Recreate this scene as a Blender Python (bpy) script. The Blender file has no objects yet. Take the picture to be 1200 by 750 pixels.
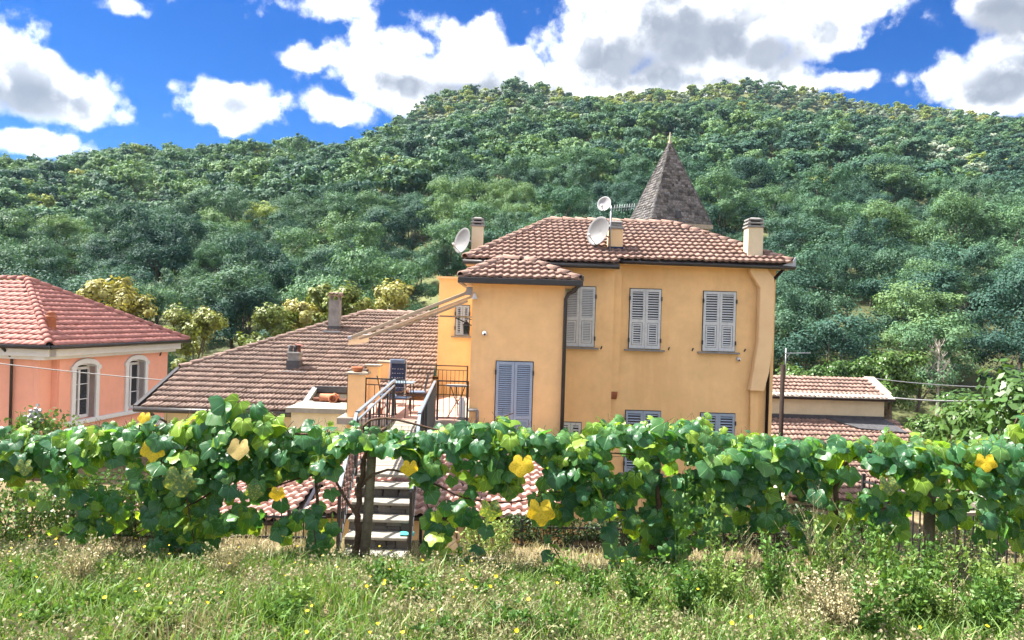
import bpy, math, random
import numpy as np
from mathutils import Matrix, Vector

# ---------------------------------------------------------------- camera
CZ = 2.0                      # eye height above the vine row's ground
ROLL = math.radians(1.7)
FPX = 900.0                   # focal length in photo pixels (1200 px wide)
RA = Vector((math.cos(ROLL), 0, math.sin(ROLL)))
UA = Vector((-math.sin(ROLL), 0, math.cos(ROLL)))
sc = bpy.context.scene
COL = sc.collection
cam_d = bpy.data.cameras.new('camera')
cam = bpy.data.objects.new('camera', cam_d)
COL.objects.link(cam)
cam_d.sensor_width = 36.0
cam_d.lens = 36.0 * FPX / 1200.0
cam_d.clip_start = 0.05
cam_d.clip_end = 6000
cam.matrix_world = Matrix(((RA.x, UA.x, 0, 0), (0, 0, -1, 0), (RA.z, UA.z, 0, CZ), (0, 0, 0, 1)))
sc.camera = cam
sc.view_settings.view_transform = 'Standard'
sc.view_settings.look = 'None'
sc.view_settings.gamma = 1.0
sc.view_settings.exposure = 2.8
sc.render.engine = 'CYCLES'
sc.cycles.use_denoising = True
sc.cycles.max_bounces = 4
sc.cycles.diffuse_bounces = 2
sc.cycles.glossy_bounces = 2
sc.cycles.transmission_bounces = 3
sc.cycles.use_adaptive_sampling = True
sc.cycles.adaptive_threshold = 0.02
sc.cycles.transparent_max_bounces = 8
sc.cycles.volume_bounces = 0
sc.cycles.caustics_reflective = False
sc.cycles.caustics_refractive = False

# ---------------------------------------------------------------- sun and sky
SUN_AZ = math.radians(-78)     # from +Y towards +X : behind the houses, to the left
SUN_EL = math.radians(55)
SUN = Vector((math.sin(SUN_AZ) * math.cos(SUN_EL), math.cos(SUN_AZ) * math.cos(SUN_EL), math.sin(SUN_EL)))
sun_d = bpy.data.lights.new('sun', 'SUN')
sun_d.energy = 2.8
sun_d.angle = math.radians(1.0)
sun_d.color = (1.0, 0.94, 0.84)
sun_o = bpy.data.objects.new('sun', sun_d)
COL.objects.link(sun_o)
sun_o.rotation_euler = (-SUN).to_track_quat('-Z', 'Y').to_euler()
sun_o.location = SUN * 60


def P(x, y, d):
    """photo pixel -> point at depth d (metres along +Y from the eye)"""
    a = (x - 600.0) / FPX
    b = (375.0 - y) / FPX
    v = RA * a + UA * b
    return Vector((v.x * d, d, CZ + v.z * d))


def build_world():
    w = bpy.data.worlds.new('World')
    sc.world = w
    w.use_nodes = True
    nt = w.node_tree
    nt.nodes.clear()
    N, Lk = nt.nodes.new, nt.links.new

    def math_(op, a, b=None, c=None, clamp=False):
        n = N('ShaderNodeMath'); n.operation = op; n.use_clamp = clamp
        for i, v in enumerate((a, b, c)):
            if v is None: continue
            if isinstance(v, (int, float)): n.inputs[i].default_value = v
            else: Lk(v, n.inputs[i])
        return n.outputs[0]

    def vmath(op, a, b=None):
        n = N('ShaderNodeVectorMath'); n.operation = op
        for i, v in enumerate((a, b)):
            if v is None: continue
            if isinstance(v, (tuple, Vector)): n.inputs[i].default_value = v
            else: Lk(v, n.inputs[i])
        return n.outputs['Value'] if op == 'LENGTH' else n.outputs[0]

    def smooth(v, lo, hi):
        n = N('ShaderNodeMapRange'); n.interpolation_type = 'SMOOTHSTEP'
        Lk(v, n.inputs[0]); n.inputs[1].default_value = lo; n.inputs[2].default_value = hi
        return n.outputs[0]

    def mix(f, a, b):
        n = N('ShaderNodeMix'); n.data_type = 'RGBA'; n.clamp_factor = True
        ia, ib = [s for s in n.inputs if s.type == 'RGBA']
        Lk(f, n.inputs[0]) if not isinstance(f, float) else setattr(n.inputs[0], 'default_value', f)
        for s, v in ((ia, a), (ib, b)):
            if isinstance(v, tuple): s.default_value = v
            else: Lk(v, s)
        return [o for o in n.outputs if o.type == 'RGBA'][0]

    tc = N('ShaderNodeTexCoord')
    D = vmath('NORMALIZE', tc.outputs['Generated'])

    def blobs(lst):
        acc = None
        for (az, el, ra, re, wt) in lst:
            c = Vector((math.sin(az) * math.cos(el), math.cos(az) * math.cos(el), math.sin(el)))
            k = (1 / ra, 1 / ra, 1 / re)
            n = N('ShaderNodeVectorMath'); n.operation = 'MULTIPLY_ADD'
            Lk(D, n.inputs[0]); n.inputs[1].default_value = k
            n.inputs[2].default_value = (-c.x * k[0], -c.y * k[1], -c.z * k[2])
            ln = vmath('LENGTH', n.outputs[0])
            if wt != 1.0: ln = math_('MULTIPLY_ADD', ln, wt, 1 - wt)
            acc = ln if acc is None else math_('SMOOTH_MIN', acc, ln, 0.25)
        acc = math_('SUBTRACT', 1.0, acc)
        return acc

    def pix(x, y, rx, ry, wt=1.0):
        p = P(x, y, 1.0); p.z -= CZ; p.normalize()
        return (math.atan2(p.x, p.y), math.asin(p.z), rx / 930.0, ry / 930.0, wt)
    clouds = [pix(*c) for c in (
        (35, 100, 95, 42), (-40, 75, 70, 50), (85, 118, 42, 26), (40, 168, 70, 16, .8), (140, 5, 42, 18, .8), (375, 5, 85, 24, .8),
        (350, 70, 38, 22, .8), (285, 125, 85, 30), (395, 130, 60, 30), (470, 88, 115, 62), (545, 78, 112, 62), (605, 100, 95, 48), (650, 108, 60, 36),
        (690, 60, 60, 75), (760, 20, 130, 90), (860, 40, 130, 85), (820, 95, 190, 32), (945, 30, 90, 50), (990, 95, 75, 16, .7), (1040, 0, 60, 26, .8),
        (1180, 5, 75, 34), (1190, 75, 75, 45), (1230, 95, 90, 60), (1150, 115, 40, 22, .8))]
    rnd = random.Random(5)
    for k in range(30):                     # unseen clouds all round and overhead, made larger and denser for fill light
        az = math.radians(rnd.uniform(45, 315)); el = math.radians(rnd.uniform(4, 40))
        r = rnd.uniform(0.3, 0.5)
        clouds.append((az, el, r, r * rnd.uniform(0.3, 0.5), 1.0))
    for k in range(10):
        az = math.radians(rnd.uniform(-170, 170)); el = math.radians(rnd.uniform(38, 80)); r = rnd.uniform(0.3, 0.5)
        clouds.append((az, el, r, r * 0.6, 1.0))
    cores = [pix(*c) for c in ((805, 48, 150, 62), (895, 60, 100, 45), (740, 75, 90, 40), (545, 108, 110, 30), (30, 118, 80, 26), (1175, 22, 80, 30), (1190, 100, 70, 30), (480, 100, 60, 22))]
    Mk = blobs(clouds)
    G = blobs(cores)

    def noise(vec, scale, detail, rough):
        n1 = N('ShaderNodeTexNoise'); n1.inputs['Scale'].default_value = scale; n1.inputs['Detail'].default_value = detail
        n1.inputs['Roughness'].default_value = rough
        Lk(vec, n1.inputs['Vector'])
        return n1
    n1 = noise(D, 9.0, 8, 0.64)
    v1 = N('ShaderNodeTexVoronoi'); v1.feature = 'F1'
    v1.inputs['Scale'].default_value = 24.0; v1.inputs['Detail'].default_value = 1.0
    Lk(vmath('ADD', D, vmath('MULTIPLY', n1.outputs['Color'], (0.03, 0.03, 0.03))), v1.inputs['Vector'])
    f0 = math_('ADD', math_('MULTIPLY_ADD', n1.outputs[0], 2.2, -1.1), math_('MULTIPLY_ADD', v1.outputs['Distance'], -0.55, 0.25))
    Lt = (SUN + Vector((0, 0, 0.7))).normalized() * 0.02
    nl = noise(vmath('ADD', D, tuple(Lt)), 9.0, 4, 0.6)
    f1 = math_('MULTIPLY_ADD', nl.outputs[0], 1.5, -0.75)
    dens = math_('ADD', math_('ADD', Mk, 0.06), f0)
    alpha = smooth(dens, -0.06, 0.42)
    relief = math_('MULTIPLY_ADD', math_('SUBTRACT', f0, f1), 1.5, 0.30, clamp=True)
    edge = smooth(dens, 1.15, 0.35)
    lit = math_('MAXIMUM', relief, math_('MULTIPLY', edge, 0.5))
    dark = math_('MULTIPLY', smooth(math_('ADD', G, math_('MULTIPLY', f0, 0.7)), -0.15, 0.65), 0.9)
    lit = math_('POWER', lit, 1.6)
    ccol = mix(lit, (.60, .66, .76, 1), (5.0, 4.9, 4.8, 1))
    body = math_('MULTIPLY', smooth(math_('ADD', dens, math_('MULTIPLY', f1, 0.8)), 0.55, 1.5), 0.8)
    ccol = mix(body, ccol, (.66, .72, .83, 1))
    ccol = mix(dark, ccol, (.35, .40, .49, 1))
    sky = N('ShaderNodeTexSky'); sky.sky_type = 'NISHITA'; sky.sun_disc = False
    sky.sun_elevation = SUN_EL; sky.sun_rotation = SUN_AZ
    sky.altitude = 300; sky.air_density = 1.0; sky.dust_density = 0.2; sky.ozone_density = 3.0
    hs = N('ShaderNodeHueSaturation'); hs.inputs['Saturation'].default_value = 1.5; hs.inputs['Value'].default_value = 0.135
    hs.inputs['Hue'].default_value = 0.497
    Lk(sky.outputs[0], hs.inputs['Color'])
    col = mix(alpha, vmath('MULTIPLY', hs.outputs[0], (0.30, 0.66, 1.06)), ccol)
    bg = N('ShaderNodeBackground'); bg.inputs['Strength'].default_value = 0.15
    Lk(col, bg.inputs['Color'])
    out = N('ShaderNodeOutputWorld'); Lk(bg.outputs[0], out.inputs['Surface'])
    w.cycles.sampling_method = 'MANUAL'
    w.cycles.sample_map_resolution = 512


build_world()

# ---------------------------------------------------------------- helpers
BASE = {}                       # object name -> world translation of a thing's Empty


def lin(r, g, b):
    f = lambda c: (c / 255.0 / 12.92) if c <= 10 else ((c / 255.0 + 0.055) / 1.055) ** 2.4
    return (f(r), f(g), f(b))


MATS = {}


def mat(name, col, rough=0.75, var=0.15, scale=6.0, bump=0.0, bscale=60.0, metal=0.0, spec=0.3, stain=None, stain_amt=0.3, stain_scale=1.2,
        rnd=0.0, col2=None, transl=0.0, tcol=None, streak=False, sheen=None):
    m = bpy.data.materials.new(name)
    m.use_nodes = True
    nt = m.node_tree; N, L = nt.nodes.new, nt.links.new
    b = nt.nodes['Principled BSDF']
    b.inputs['Roughness'].default_value = rough
    b.inputs['Metallic'].default_value = metal
    b.inputs['Specular IOR Level'].default_value = spec
    tc = N('ShaderNodeTexCoord')
    co = tc.outputs['Object']
    if streak:
        mp = N('ShaderNodeMapping'); mp.inputs['Scale'].default_value = (1, 1, 0.12); L(co, mp.inputs[0]); cs = mp.outputs[0]
    else:
        cs = co

    def mixc(f, a, c2, blend='MIX'):
        n = N('ShaderNodeMix'); n.data_type = 'RGBA'; n.blend_type = blend
        ia, ib = [s for s in n.inputs if s.type == 'RGBA']
        if isinstance(f, (int, float)): n.inputs[0].default_value = f
        else: L(f, n.inputs[0])
        for s, v in ((ia, a), (ib, c2)):
            if isinstance(v, tuple): s.default_value = (*v[:3], 1)
            else: L(v, s)
        return [o for o in n.outputs if o.type == 'RGBA'][0]
    nz = N('ShaderNodeTexNoise'); nz.inputs['Scale'].default_value = scale; nz.inputs['Detail'].default_value = 6
    nz.inputs['Roughness'].default_value = 0.65
    L(co, nz.inputs['Vector'])
    rp = N('ShaderNodeMapRange'); rp.inputs[1].default_value = 0.3; rp.inputs[2].default_value = 0.7
    L(nz.outputs[0], rp.inputs[0])
    lo = tuple(max(0, c * (1 - var)) for c in col); hi = tuple(min(1, c * (1 + var)) for c in (col2 or col))
    c = mixc(rp.outputs[0], lo, hi)
    if rnd:
        oi = N('ShaderNodeObjectInfo'); at = N('ShaderNodeAttribute'); at.attribute_name = 'rnd'
        ad = N('ShaderNodeMath'); L(oi.outputs['Random'], ad.inputs[0]); L(at.outputs['Fac'], ad.inputs[1])
        fr = N('ShaderNodeMath'); fr.operation = 'FRACT'; L(ad.outputs[0], fr.inputs[0])
        wn = N('ShaderNodeTexWhiteNoise'); wn.noise_dimensions = '1D'; L(fr.outputs[0], wn.inputs['W'])
        mr = N('ShaderNodeMapRange'); mr.inputs[3].default_value = 1 - rnd; mr.inputs[4].default_value = 1 + rnd
        L(wn.outputs['Value'], mr.inputs[0])
        vm = N('ShaderNodeVectorMath'); vm.operation = 'SCALE'; L(c, vm.inputs[0]); L(mr.outputs[0], vm.inputs['Scale'])
        c = vm.outputs[0]
    if stain:
        n2 = N('ShaderNodeTexNoise'); n2.inputs['Scale'].default_value = stain_scale; n2.inputs['Detail'].default_value = 8
        n2.inputs['Roughness'].default_value = 0.7
        L(cs, n2.inputs['Vector'])
        r2 = N('ShaderNodeMapRange'); r2.inputs[1].default_value = 0.5; r2.inputs[2].default_value = 0.72
        r2.inputs[4].default_value = stain_amt
        L(n2.outputs[0], r2.inputs[0])
        c = mixc(r2.outputs[0], c, stain)
    L(c, b.inputs['Base Color'])
    if bump:
        nb = N('ShaderNodeTexNoise'); nb.inputs['Scale'].default_value = bscale; nb.inputs['Detail'].default_value = 5
        L(co, nb.inputs['Vector'])
        bp = N('ShaderNodeBump'); bp.inputs['Strength'].default_value = bump; bp.inputs['Distance'].default_value = 0.02
        L(nb.outputs[0], bp.inputs['Height']); L(bp.outputs[0], b.inputs['Normal'])
    if transl:
        tr = N('ShaderNodeBsdfTranslucent')
        if tcol: 
            tt = mixc(1.0, c, tuple(tcol), 'MULTIPLY'); L(tt, tr.inputs['Color'])
        else: L(c, tr.inputs['Color'])
        ms = N('ShaderNodeMixShader'); ms.inputs[0].default_value = transl
        L(b.outputs[0], ms.inputs[1]); L(tr.outputs[0], ms.inputs[2])
        L(ms.outputs[0], nt.nodes['Material Output'].inputs['Surface'])
    MATS[name] = m
    return m


def foliage_mat(name, cols, rough=0.5, transl=0.22, tmul=(1.3, 1.25, 0.6), leafvar=0.3, spec=0.3, objvar=0.35, veins=False):
    """leaf colour picked between two or three tones by tree/leaf, with small per-leaf variation"""
    m = bpy.data.materials.new(name); m.use_nodes = True
    nt = m.node_tree; N, L = nt.nodes.new, nt.links.new
    b = nt.nodes['Principled BSDF']; b.inputs['Roughness'].default_value = rough; b.inputs['Specular IOR Level'].default_value = spec
    oi = N('ShaderNodeObjectInfo'); at = N('ShaderNodeAttribute'); at.attribute_name = 'rnd'
    cr = N('ShaderNodeValToRGB')
    el = cr.color_ramp.elements
    while len(el) < len(cols): el.new(0.5)
    for i, c in enumerate(cols):
        el[i].position = i / (len(cols) - 1); el[i].color = (*c, 1)
    a = N('ShaderNodeMath'); a.operation = 'MULTIPLY_ADD'; L(oi.outputs['Random'], a.inputs[0]); a.inputs[1].default_value = 1 - objvar * 0
    mb = N('ShaderNodeMath'); mb.operation = 'MULTIPLY_ADD'; L(at.outputs['Fac'], mb.inputs[0]); mb.inputs[1].default_value = 0.5; mb.inputs[2].default_value = -0.25
    L(mb.outputs[0], a.inputs[2])
    L(a.outputs[0], cr.inputs[0])
    mr = N('ShaderNodeMapRange'); mr.inputs[3].default_value = 1 - leafvar; mr.inputs[4].default_value = 1 + leafvar
    wn = N('ShaderNodeTexWhiteNoise'); wn.noise_dimensions = '1D'; L(at.outputs['Fac'], wn.inputs['W']); L(wn.outputs['Value'], mr.inputs[0])
    vm = N('ShaderNodeVectorMath'); vm.operation = 'SCALE'; L(cr.outputs[0], vm.inputs[0]); L(mr.outputs[0], vm.inputs['Scale'])
    leafcol = vm.outputs[0]
    if veins:
        av = N('ShaderNodeAttribute'); av.attribute_name = 'luv'
        sx = N('ShaderNodeSeparateXYZ'); L(av.outputs['Vector'], sx.inputs[0])
        an = N('ShaderNodeMath'); an.operation = 'ARCTAN2'; L(sx.outputs[0], an.inputs[0]); L(sx.outputs[1], an.inputs[1])
        k = N('ShaderNodeMath'); k.operation = 'MULTIPLY'; L(an.outputs[0], k.inputs[0]); k.inputs[1].default_value = 3.9
        sn = N('ShaderNodeMath'); sn.operation = 'SINE'; L(k.outputs[0], sn.inputs[0])
        ab = N('ShaderNodeMath'); ab.operation = 'ABSOLUTE'; L(sn.outputs[0], ab.inputs[0])
        ln = N('ShaderNodeVectorMath'); ln.operation = 'LENGTH'; L(av.outputs['Vector'], ln.inputs[0])
        wd = N('ShaderNodeMath'); wd.operation = 'MULTIPLY'; L(ab.outputs[0], wd.inputs[0]); L(ln.outputs['Value'], wd.inputs[1])
        vr = N('ShaderNodeMapRange'); L(wd.outputs[0], vr.inputs[0]); vr.inputs[1].default_value = .02; vr.inputs[2].default_value = .10; vr.inputs[3].default_value = 1.7; vr.inputs[4].default_value = .95
        vs = N('ShaderNodeVectorMath'); vs.operation = 'SCALE'; L(leafcol, vs.inputs[0]); L(vr.outputs[0], vs.inputs['Scale']); leafcol = vs.outputs[0]
        bpn = N('ShaderNodeBump'); bpn.inputs['Strength'].default_value = .5; bpn.inputs['Distance'].default_value = .006; bpn.invert = True; L(vr.outputs[0], bpn.inputs['Height']); L(bpn.outputs[0], b.inputs['Normal'])
    L(leafcol, b.inputs['Base Color'])
    tr = N('ShaderNodeBsdfTranslucent')
    v2 = N('ShaderNodeVectorMath'); v2.operation = 'MULTIPLY'; L(leafcol, v2.inputs[0]); v2.inputs[1].default_value = tmul
    L(v2.outputs[0], tr.inputs['Color'])
    ms = N('ShaderNodeMixShader'); ms.inputs[0].default_value = transl
    L(b.outputs[0], ms.inputs[1]); L(tr.outputs[0], ms.inputs[2]); L(ms.outputs[0], nt.nodes['Material Output'].inputs['Surface'])
    MATS[name] = m
    return m


def tag(o, label=None, cat=None, group=None, kind=None):
    if label: o['label'] = label
    if cat: o['category'] = cat
    if group: o['group'] = group
    if kind: o['kind'] = kind
    return o


def thing(name, loc, label, cat, group=None):
    o = bpy.data.objects.new(name, None)
    COL.objects.link(o)
    o.empty_display_size = 0.1
    o.location = loc
    BASE[o.name] = Vector(loc)
    return tag(o, label, cat, group)


def link_obj(name, mesh, parent=None, M=None):
    """mesh object; M = world matrix wanted; parent things/parts are unrotated, so local = world minus the base"""
    o = bpy.data.objects.new(name, mesh)
    COL.objects.link(o)
    M = M or Matrix()
    if parent is not None:
        o.parent = parent
        base = BASE.get(parent.name, Vector())
        o.matrix_basis = Matrix.Translation(-base) @ M
        BASE[o.name] = Vector()
        if parent.type == 'MESH': pass
    else:
        o.matrix_basis = M
    return o


class MB:
    def __init__(s):
        s.v = []; s.f = []; s.mi = []; s.cur = 0

    def add(s, vs, fs):
        k = len(s.v); s.v.extend(tuple(v) for v in vs); s.f.extend(tuple(i + k for i in f) for f in fs); s.mi.extend([s.cur] * len(fs))
        return s

    def box(s, c, size, R=None, taper=1.0):
        hx, hy, hz = size[0] / 2, size[1] / 2, size[2] / 2
        vs = []
        for z in (-hz, hz):
            t = taper if z > 0 else 1
            for x, y in ((-hx, -hy), (hx, -hy), (hx, hy), (-hx, hy)):
                p = Vector((x * t, y * t, z))
                if R is not None: p = R @ p
                vs.append(Vector(c) + p)
        return s.add(vs, [(3, 2, 1, 0), (4, 5, 6, 7), (0, 1, 5, 4), (1, 2, 6, 5), (2, 3, 7, 6), (3, 0, 4, 7)])

    def bb(s, x0, x1, y0, y1, z0, z1):
        return s.box(((x0 + x1) / 2, (y0 + y1) / 2, (z0 + z1) / 2), (abs(x1 - x0), abs(y1 - y0), abs(z1 - z0)))

    def bar(s, a, b, w, h=None, up=(0, 0, 1)):
        a, b = Vector(a), Vector(b); h = h or w
        d = (b - a); ln = d.length
        if ln < 1e-6: return s
        d.normalize(); up = Vector(up)
        if abs(d.dot(up)) > 0.98: up = Vector((0, 1, 0))
        x = d.cross(up).normalized(); z = x.cross(d)
        R = Matrix((x, d, z)).transposed()
        return s.box((a + b) / 2, (w, ln, h), R)

    def tube(s, pts, rad, n=8, cap=True):
        pts = [Vector(p) for p in pts]
        if not isinstance(rad, (list, tuple)): rad = [rad] * len(pts)
        k0 = len(s.v); vs = []; prev = None
        for i, p in enumerate(pts):
            t = (pts[min(i + 1, len(pts) - 1)] - pts[max(i - 1, 0)]).normalized()
            if prev is None:
                ref = Vector((0, 0, 1)) if abs(t.z) < 0.9 else Vector((1, 0, 0))
                x = t.cross(ref).normalized()
            else:
                x = (prev - t * prev.dot(t)).normalized()
            prev = x; y = t.cross(x)
            for j in range(n):
                a = 2 * math.pi * j / n
                vs.append(p + (x * math.cos(a) + y * math.sin(a)) * rad[i])
        fs = []
        for i in range(len(pts) - 1):
            for j in range(n):
                fs.append((i * n + j, i * n + (j + 1) % n, (i + 1) * n + (j + 1) % n, (i + 1) * n + j))
        if cap:
            fs.append(tuple(reversed(range(n)))); fs.append(tuple((len(pts) - 1) * n + j for j in range(n)))
        return s.add(vs, fs)

    def prism(s, poly, ext):
        """closed 3-D polygon pushed along ext"""
        n = len(poly); ext = Vector(ext)
        vs = [Vector(p) for p in poly] + [Vector(p) + ext for p in poly]
        fs = [tuple(range(n)), tuple(reversed(range(n, 2 * n)))]
        fs += [(i, i + n, (i + 1) % n + n, (i + 1) % n) for i in range(n)]
        return s.add(vs, fs)

    def lathe(s, prof, c, n=20, M=None):
        vs = []
        for r, z in prof:
            for j in range(n):
                a = 2 * math.pi * j / n
                p = Vector((r * math.cos(a), r * math.sin(a), z))
                if M is not None: p = M @ p
                vs.append(Vector(c) + p)
        fs = []
        for i in range(len(prof) - 1):
            for j in range(n):
                fs.append((i * n + j, i * n + (j + 1) % n, (i + 1) * n + (j + 1) % n, (i + 1) * n + j))
        return s.add(vs, fs)

    def mesh(s, name, mats=None, smooth=False, sub=Vector()):
        me = bpy.data.meshes.new(name)
        me.from_pydata([(v[0] - sub[0], v[1] - sub[1], v[2] - sub[2]) for v in s.v], [], s.f)
        for m in (mats or []): me.materials.append(MATS[m] if isinstance(m, str) else m)
        if len(mats or []) > 1: me.polygons.foreach_set('material_index', s.mi)
        if smooth: me.polygons.foreach_set('use_smooth', [True] * len(s.f))
        me.update()
        return me

    def build(s, name, m, parent=None, smooth=False, bevel=0.0):
        mats = m if isinstance(m, (list, tuple)) else [m]
        if parent is None:
            c = np.array(s.v); base = Vector((float(c[:, 0].mean()), float(c[:, 1].mean()), float(c[:, 2].min())))
            o = link_obj(name, s.mesh(name, mats, smooth, base), None, Matrix.Translation(base)); BASE[o.name] = base
        else:
            root = parent
            while root.parent is not None: root = root.parent
            base = BASE[root.name]
            me = s.mesh(name, mats, smooth, base)
            o = bpy.data.objects.new(name, me); COL.objects.link(o); o.parent = parent
            BASE[o.name] = Vector() if True else base
        if bevel:
            md = o.modifiers.new('bevel', 'BEVEL'); md.width = bevel; md.segments = 2; md.limit_method = 'ANGLE'
        return o


def root_base(o):
    while o.parent is not None: o = o.parent
    return BASE[o.name]


def place(name, mesh, parent, M):
    """a piece with shared mesh data, world matrix M, under an (unrotated) thing or part"""
    o = bpy.data.objects.new(name, mesh); COL.objects.link(o); o.parent = parent
    o.matrix_basis = Matrix.Translation(-root_base(parent)) @ M
    return o


def np_mesh(name, V, F, mats, rnd=None, smooth=False):
    """V (n,3), F (m,k) all faces with k corners"""
    V = np.asarray(V, dtype=np.float32); F = np.asarray(F, dtype=np.int32)
    me = bpy.data.meshes.new(name)
    k = F.shape[1]
    me.vertices.add(len(V)); me.vertices.foreach_set('co', V.ravel())
    me.loops.add(F.size); me.loops.foreach_set('vertex_index', F.ravel())
    me.polygons.add(len(F)); me.polygons.foreach_set('loop_start', np.arange(0, F.size, k, dtype=np.int32))
    if smooth: me.polygons.foreach_set('use_smooth', np.ones(len(F), dtype=bool))
    for m in mats: me.materials.append(MATS[m])
    if rnd is not None:
        at = me.attributes.new('rnd', 'FLOAT', 'FACE'); at.data.foreach_set('value', np.asarray(rnd, dtype=np.float32))
    me.update(calc_edges=True)
    me.validate()
    return me


def join_instances(name, me, Ms, mats, parent, kind='stuff', base=None):
    """many copies of a small mesh as one real mesh (stuff)"""
    nv = len(me.vertices); v = np.zeros(nv * 3, dtype=np.float32); me.vertices.foreach_get('co', v); v = v.reshape(-1, 3)
    fs = [list(p.vertices) for p in me.polygons]
    tri = []
    for f in fs:
        for i in range(1, len(f) - 1): tri.append((f[0], f[i], f[i + 1]))
    tri = np.array(tri)
    A = np.array([[list(r) for r in M] for M in Ms], dtype=np.float32)
    W = np.einsum('kij,nj->kni', A[:, :3, :3], v) + A[:, None, :3, 3]
    base = np.array(root_base(parent) if parent else (0, 0, 0), dtype=np.float32)
    V = (W - base).reshape(-1, 3)
    F = (tri[None] + (np.arange(len(Ms)) * nv)[:, None, None]).reshape(-1, 3)
    r = np.repeat(np.random.RandomState(3).rand(len(Ms)), len(tri))
    m2 = np_mesh(name, V, F, mats, r)
    if 'luv' in me.attributes:
        q = np.zeros(nv * 3, dtype=np.float32); me.attributes['luv'].data.foreach_get('vector', q)
        at = m2.attributes.new('luv', 'FLOAT_VECTOR', 'POINT'); at.data.foreach_set('vector', np.tile(q, len(Ms)))
    o = bpy.data.objects.new(name, m2); COL.objects.link(o)
    if parent: o.parent = parent
    if kind: o['kind'] = kind
    return o
# ---------------------------------------------------------------- materials
mat('plaster_orange', (0.85, 0.55, 0.265), 0.9, 0.08, 2.5, 0.15, 90, stain=(0.68, 0.40, 0.17), stain_amt=0.55, stain_scale=0.9, streak=True)
mat('plaster_orange_trim', (0.82, 0.57, 0.32), 0.9, 0.06, 3, 0.15, 90, stain=(0.5, 0.3, 0.16), stain_amt=0.4, stain_scale=1.5)
mat('plaster_cream', (0.68, 0.58, 0.40), 0.9, 0.07, 3, 0.15, 80, stain=(0.5, 0.4, 0.27), stain_amt=0.35, stain_scale=1.0, streak=True)
mat('plaster_pink', (0.86, 0.41, 0.30), 0.9, 0.05, 2, 0.1, 90, stain=(0.70, 0.28, 0.20), stain_amt=0.3, stain_scale=0.8, streak=True)
mat('trim_white', (0.72, 0.72, 0.74), 0.7, 0.04, 4, 0.05, 60, stain=(0.5, 0.5, 0.52), stain_amt=0.3)
mat('shutter_grey', (0.57, 0.59, 0.60), 0.6, 0.08, 14, 0.05, 60, stain=(0.30, 0.33, 0.38), stain_amt=0.4, stain_scale=5)
mat('shutter_blue', (0.30, 0.37, 0.47), 0.6, 0.08, 14, 0.05, 60, stain=(0.2, 0.25, 0.31), stain_amt=0.4, stain_scale=5)
mat('dark_gap', (0.035, 0.035, 0.04), 0.8, 0.1)
mat('iron', (0.022, 0.023, 0.026), 0.5, 0.2, 20, spec=0.4, stain=(0.07, 0.04, 0.025), stain_amt=0.3, stain_scale=6)
mat('gutter_dark', (0.028, 0.024, 0.024), 0.35, 0.2, 8, spec=0.5)
mat('pipe_brown', (0.022, 0.013, 0.010), 0.75, 0.2, 8, spec=0.15)
mat('zinc', (0.36, 0.38, 0.40), 0.45, 0.1, 8, metal=0.6)
mat('rail_sky_tint', (0.22, 0.27, 0.33), 0.35, 0.1, 8, spec=0.6, metal=0.3)  # sky reflection on the metal rails put into their base colour
mat('mesh_green', (0.035, 0.052, 0.055), 0.8, 0.2, 40)
mat('tile_brown', (0.20, 0.128, 0.105), 0.85, 0.28, 9, 0.25, 70, rnd=0.2, col2=(0.275, 0.178, 0.146), stain=(0.10, 0.085, 0.075), stain_amt=0.55, stain_scale=2.2)
mat('tile_left', (0.155, 0.106, 0.088), 0.85, 0.22, 9, 0.25, 70, rnd=0.2, col2=(0.21, 0.148, 0.122), stain=(0.11, 0.09, 0.08), stain_amt=0.5, stain_scale=1.4)
mat('tile_red', (0.36, 0.155, 0.13), 0.75, 0.10, 9, 0.15, 70, rnd=0.12, stain=(0.26, 0.12, 0.1), stain_amt=0.35, stain_scale=1.5)
mat('tile_pink', (0.46, 0.29, 0.245), 0.8, 0.12, 9, 0.2, 70, rnd=0.14, stain=(0.36, 0.26, 0.22), stain_amt=0.4, stain_scale=3)
mat('roof_bed', (0.06, 0.042, 0.036), 0.95, 0.2)
mat('slate', (0.088, 0.086, 0.094), 0.85, 0.35, 9, 0.3, 40, rnd=0.55, col2=(0.19, 0.18, 0.18), stain=(0.22, 0.20, 0.15), stain_amt=0.4, stain_scale=2.5)
mat('stone', (0.30, 0.26, 0.20), 0.9, 0.3, 8, 0.5, 30, rnd=0.2)
mat('stone_dark', (0.10, 0.092, 0.085), 0.9, 0.4, 12, 0.6, 30, rnd=0.35)
mat('stone_step', (0.27, 0.25, 0.215), 0.9, 0.15, 9, 0.3, 50, stain=(0.12, 0.11, 0.09), stain_amt=0.6, stain_scale=4)
mat('concrete', (0.30, 0.28, 0.245), 0.9, 0.12, 6, 0.25, 50, stain=(0.22, 0.2, 0.17), stain_amt=0.5, stain_scale=2)
mat('cement_grey', (0.25, 0.245, 0.24), 0.9, 0.2, 8, 0.3, 50, stain=(0.10, 0.1, 0.1), stain_amt=0.5, stain_scale=3)
mat('terrace_tile', (0.47, 0.29, 0.24), 0.6, 0.1, 9, 0.05, 50, rnd=0.1)
mat('plank_wood', (0.25, 0.22, 0.18), 0.85, 0.15, 14, 0.3, 60, rnd=0.15, stain=(0.26, 0.22, 0.18), stain_amt=0.4, stain_scale=5)
mat('post_wood', (0.155, 0.125, 0.085), 0.9, 0.35, 18, 0.6, 40, stain=(0.07, 0.055, 0.04), stain_amt=0.6, stain_scale=6, streak=True)
mat('vine_bark', (0.10, 0.06, 0.04), 0.9, 0.4, 30, 0.5, 60)
mat('tree_bark', (0.11, 0.09, 0.07), 0.9, 0.3, 8, 0.4, 20)
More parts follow.
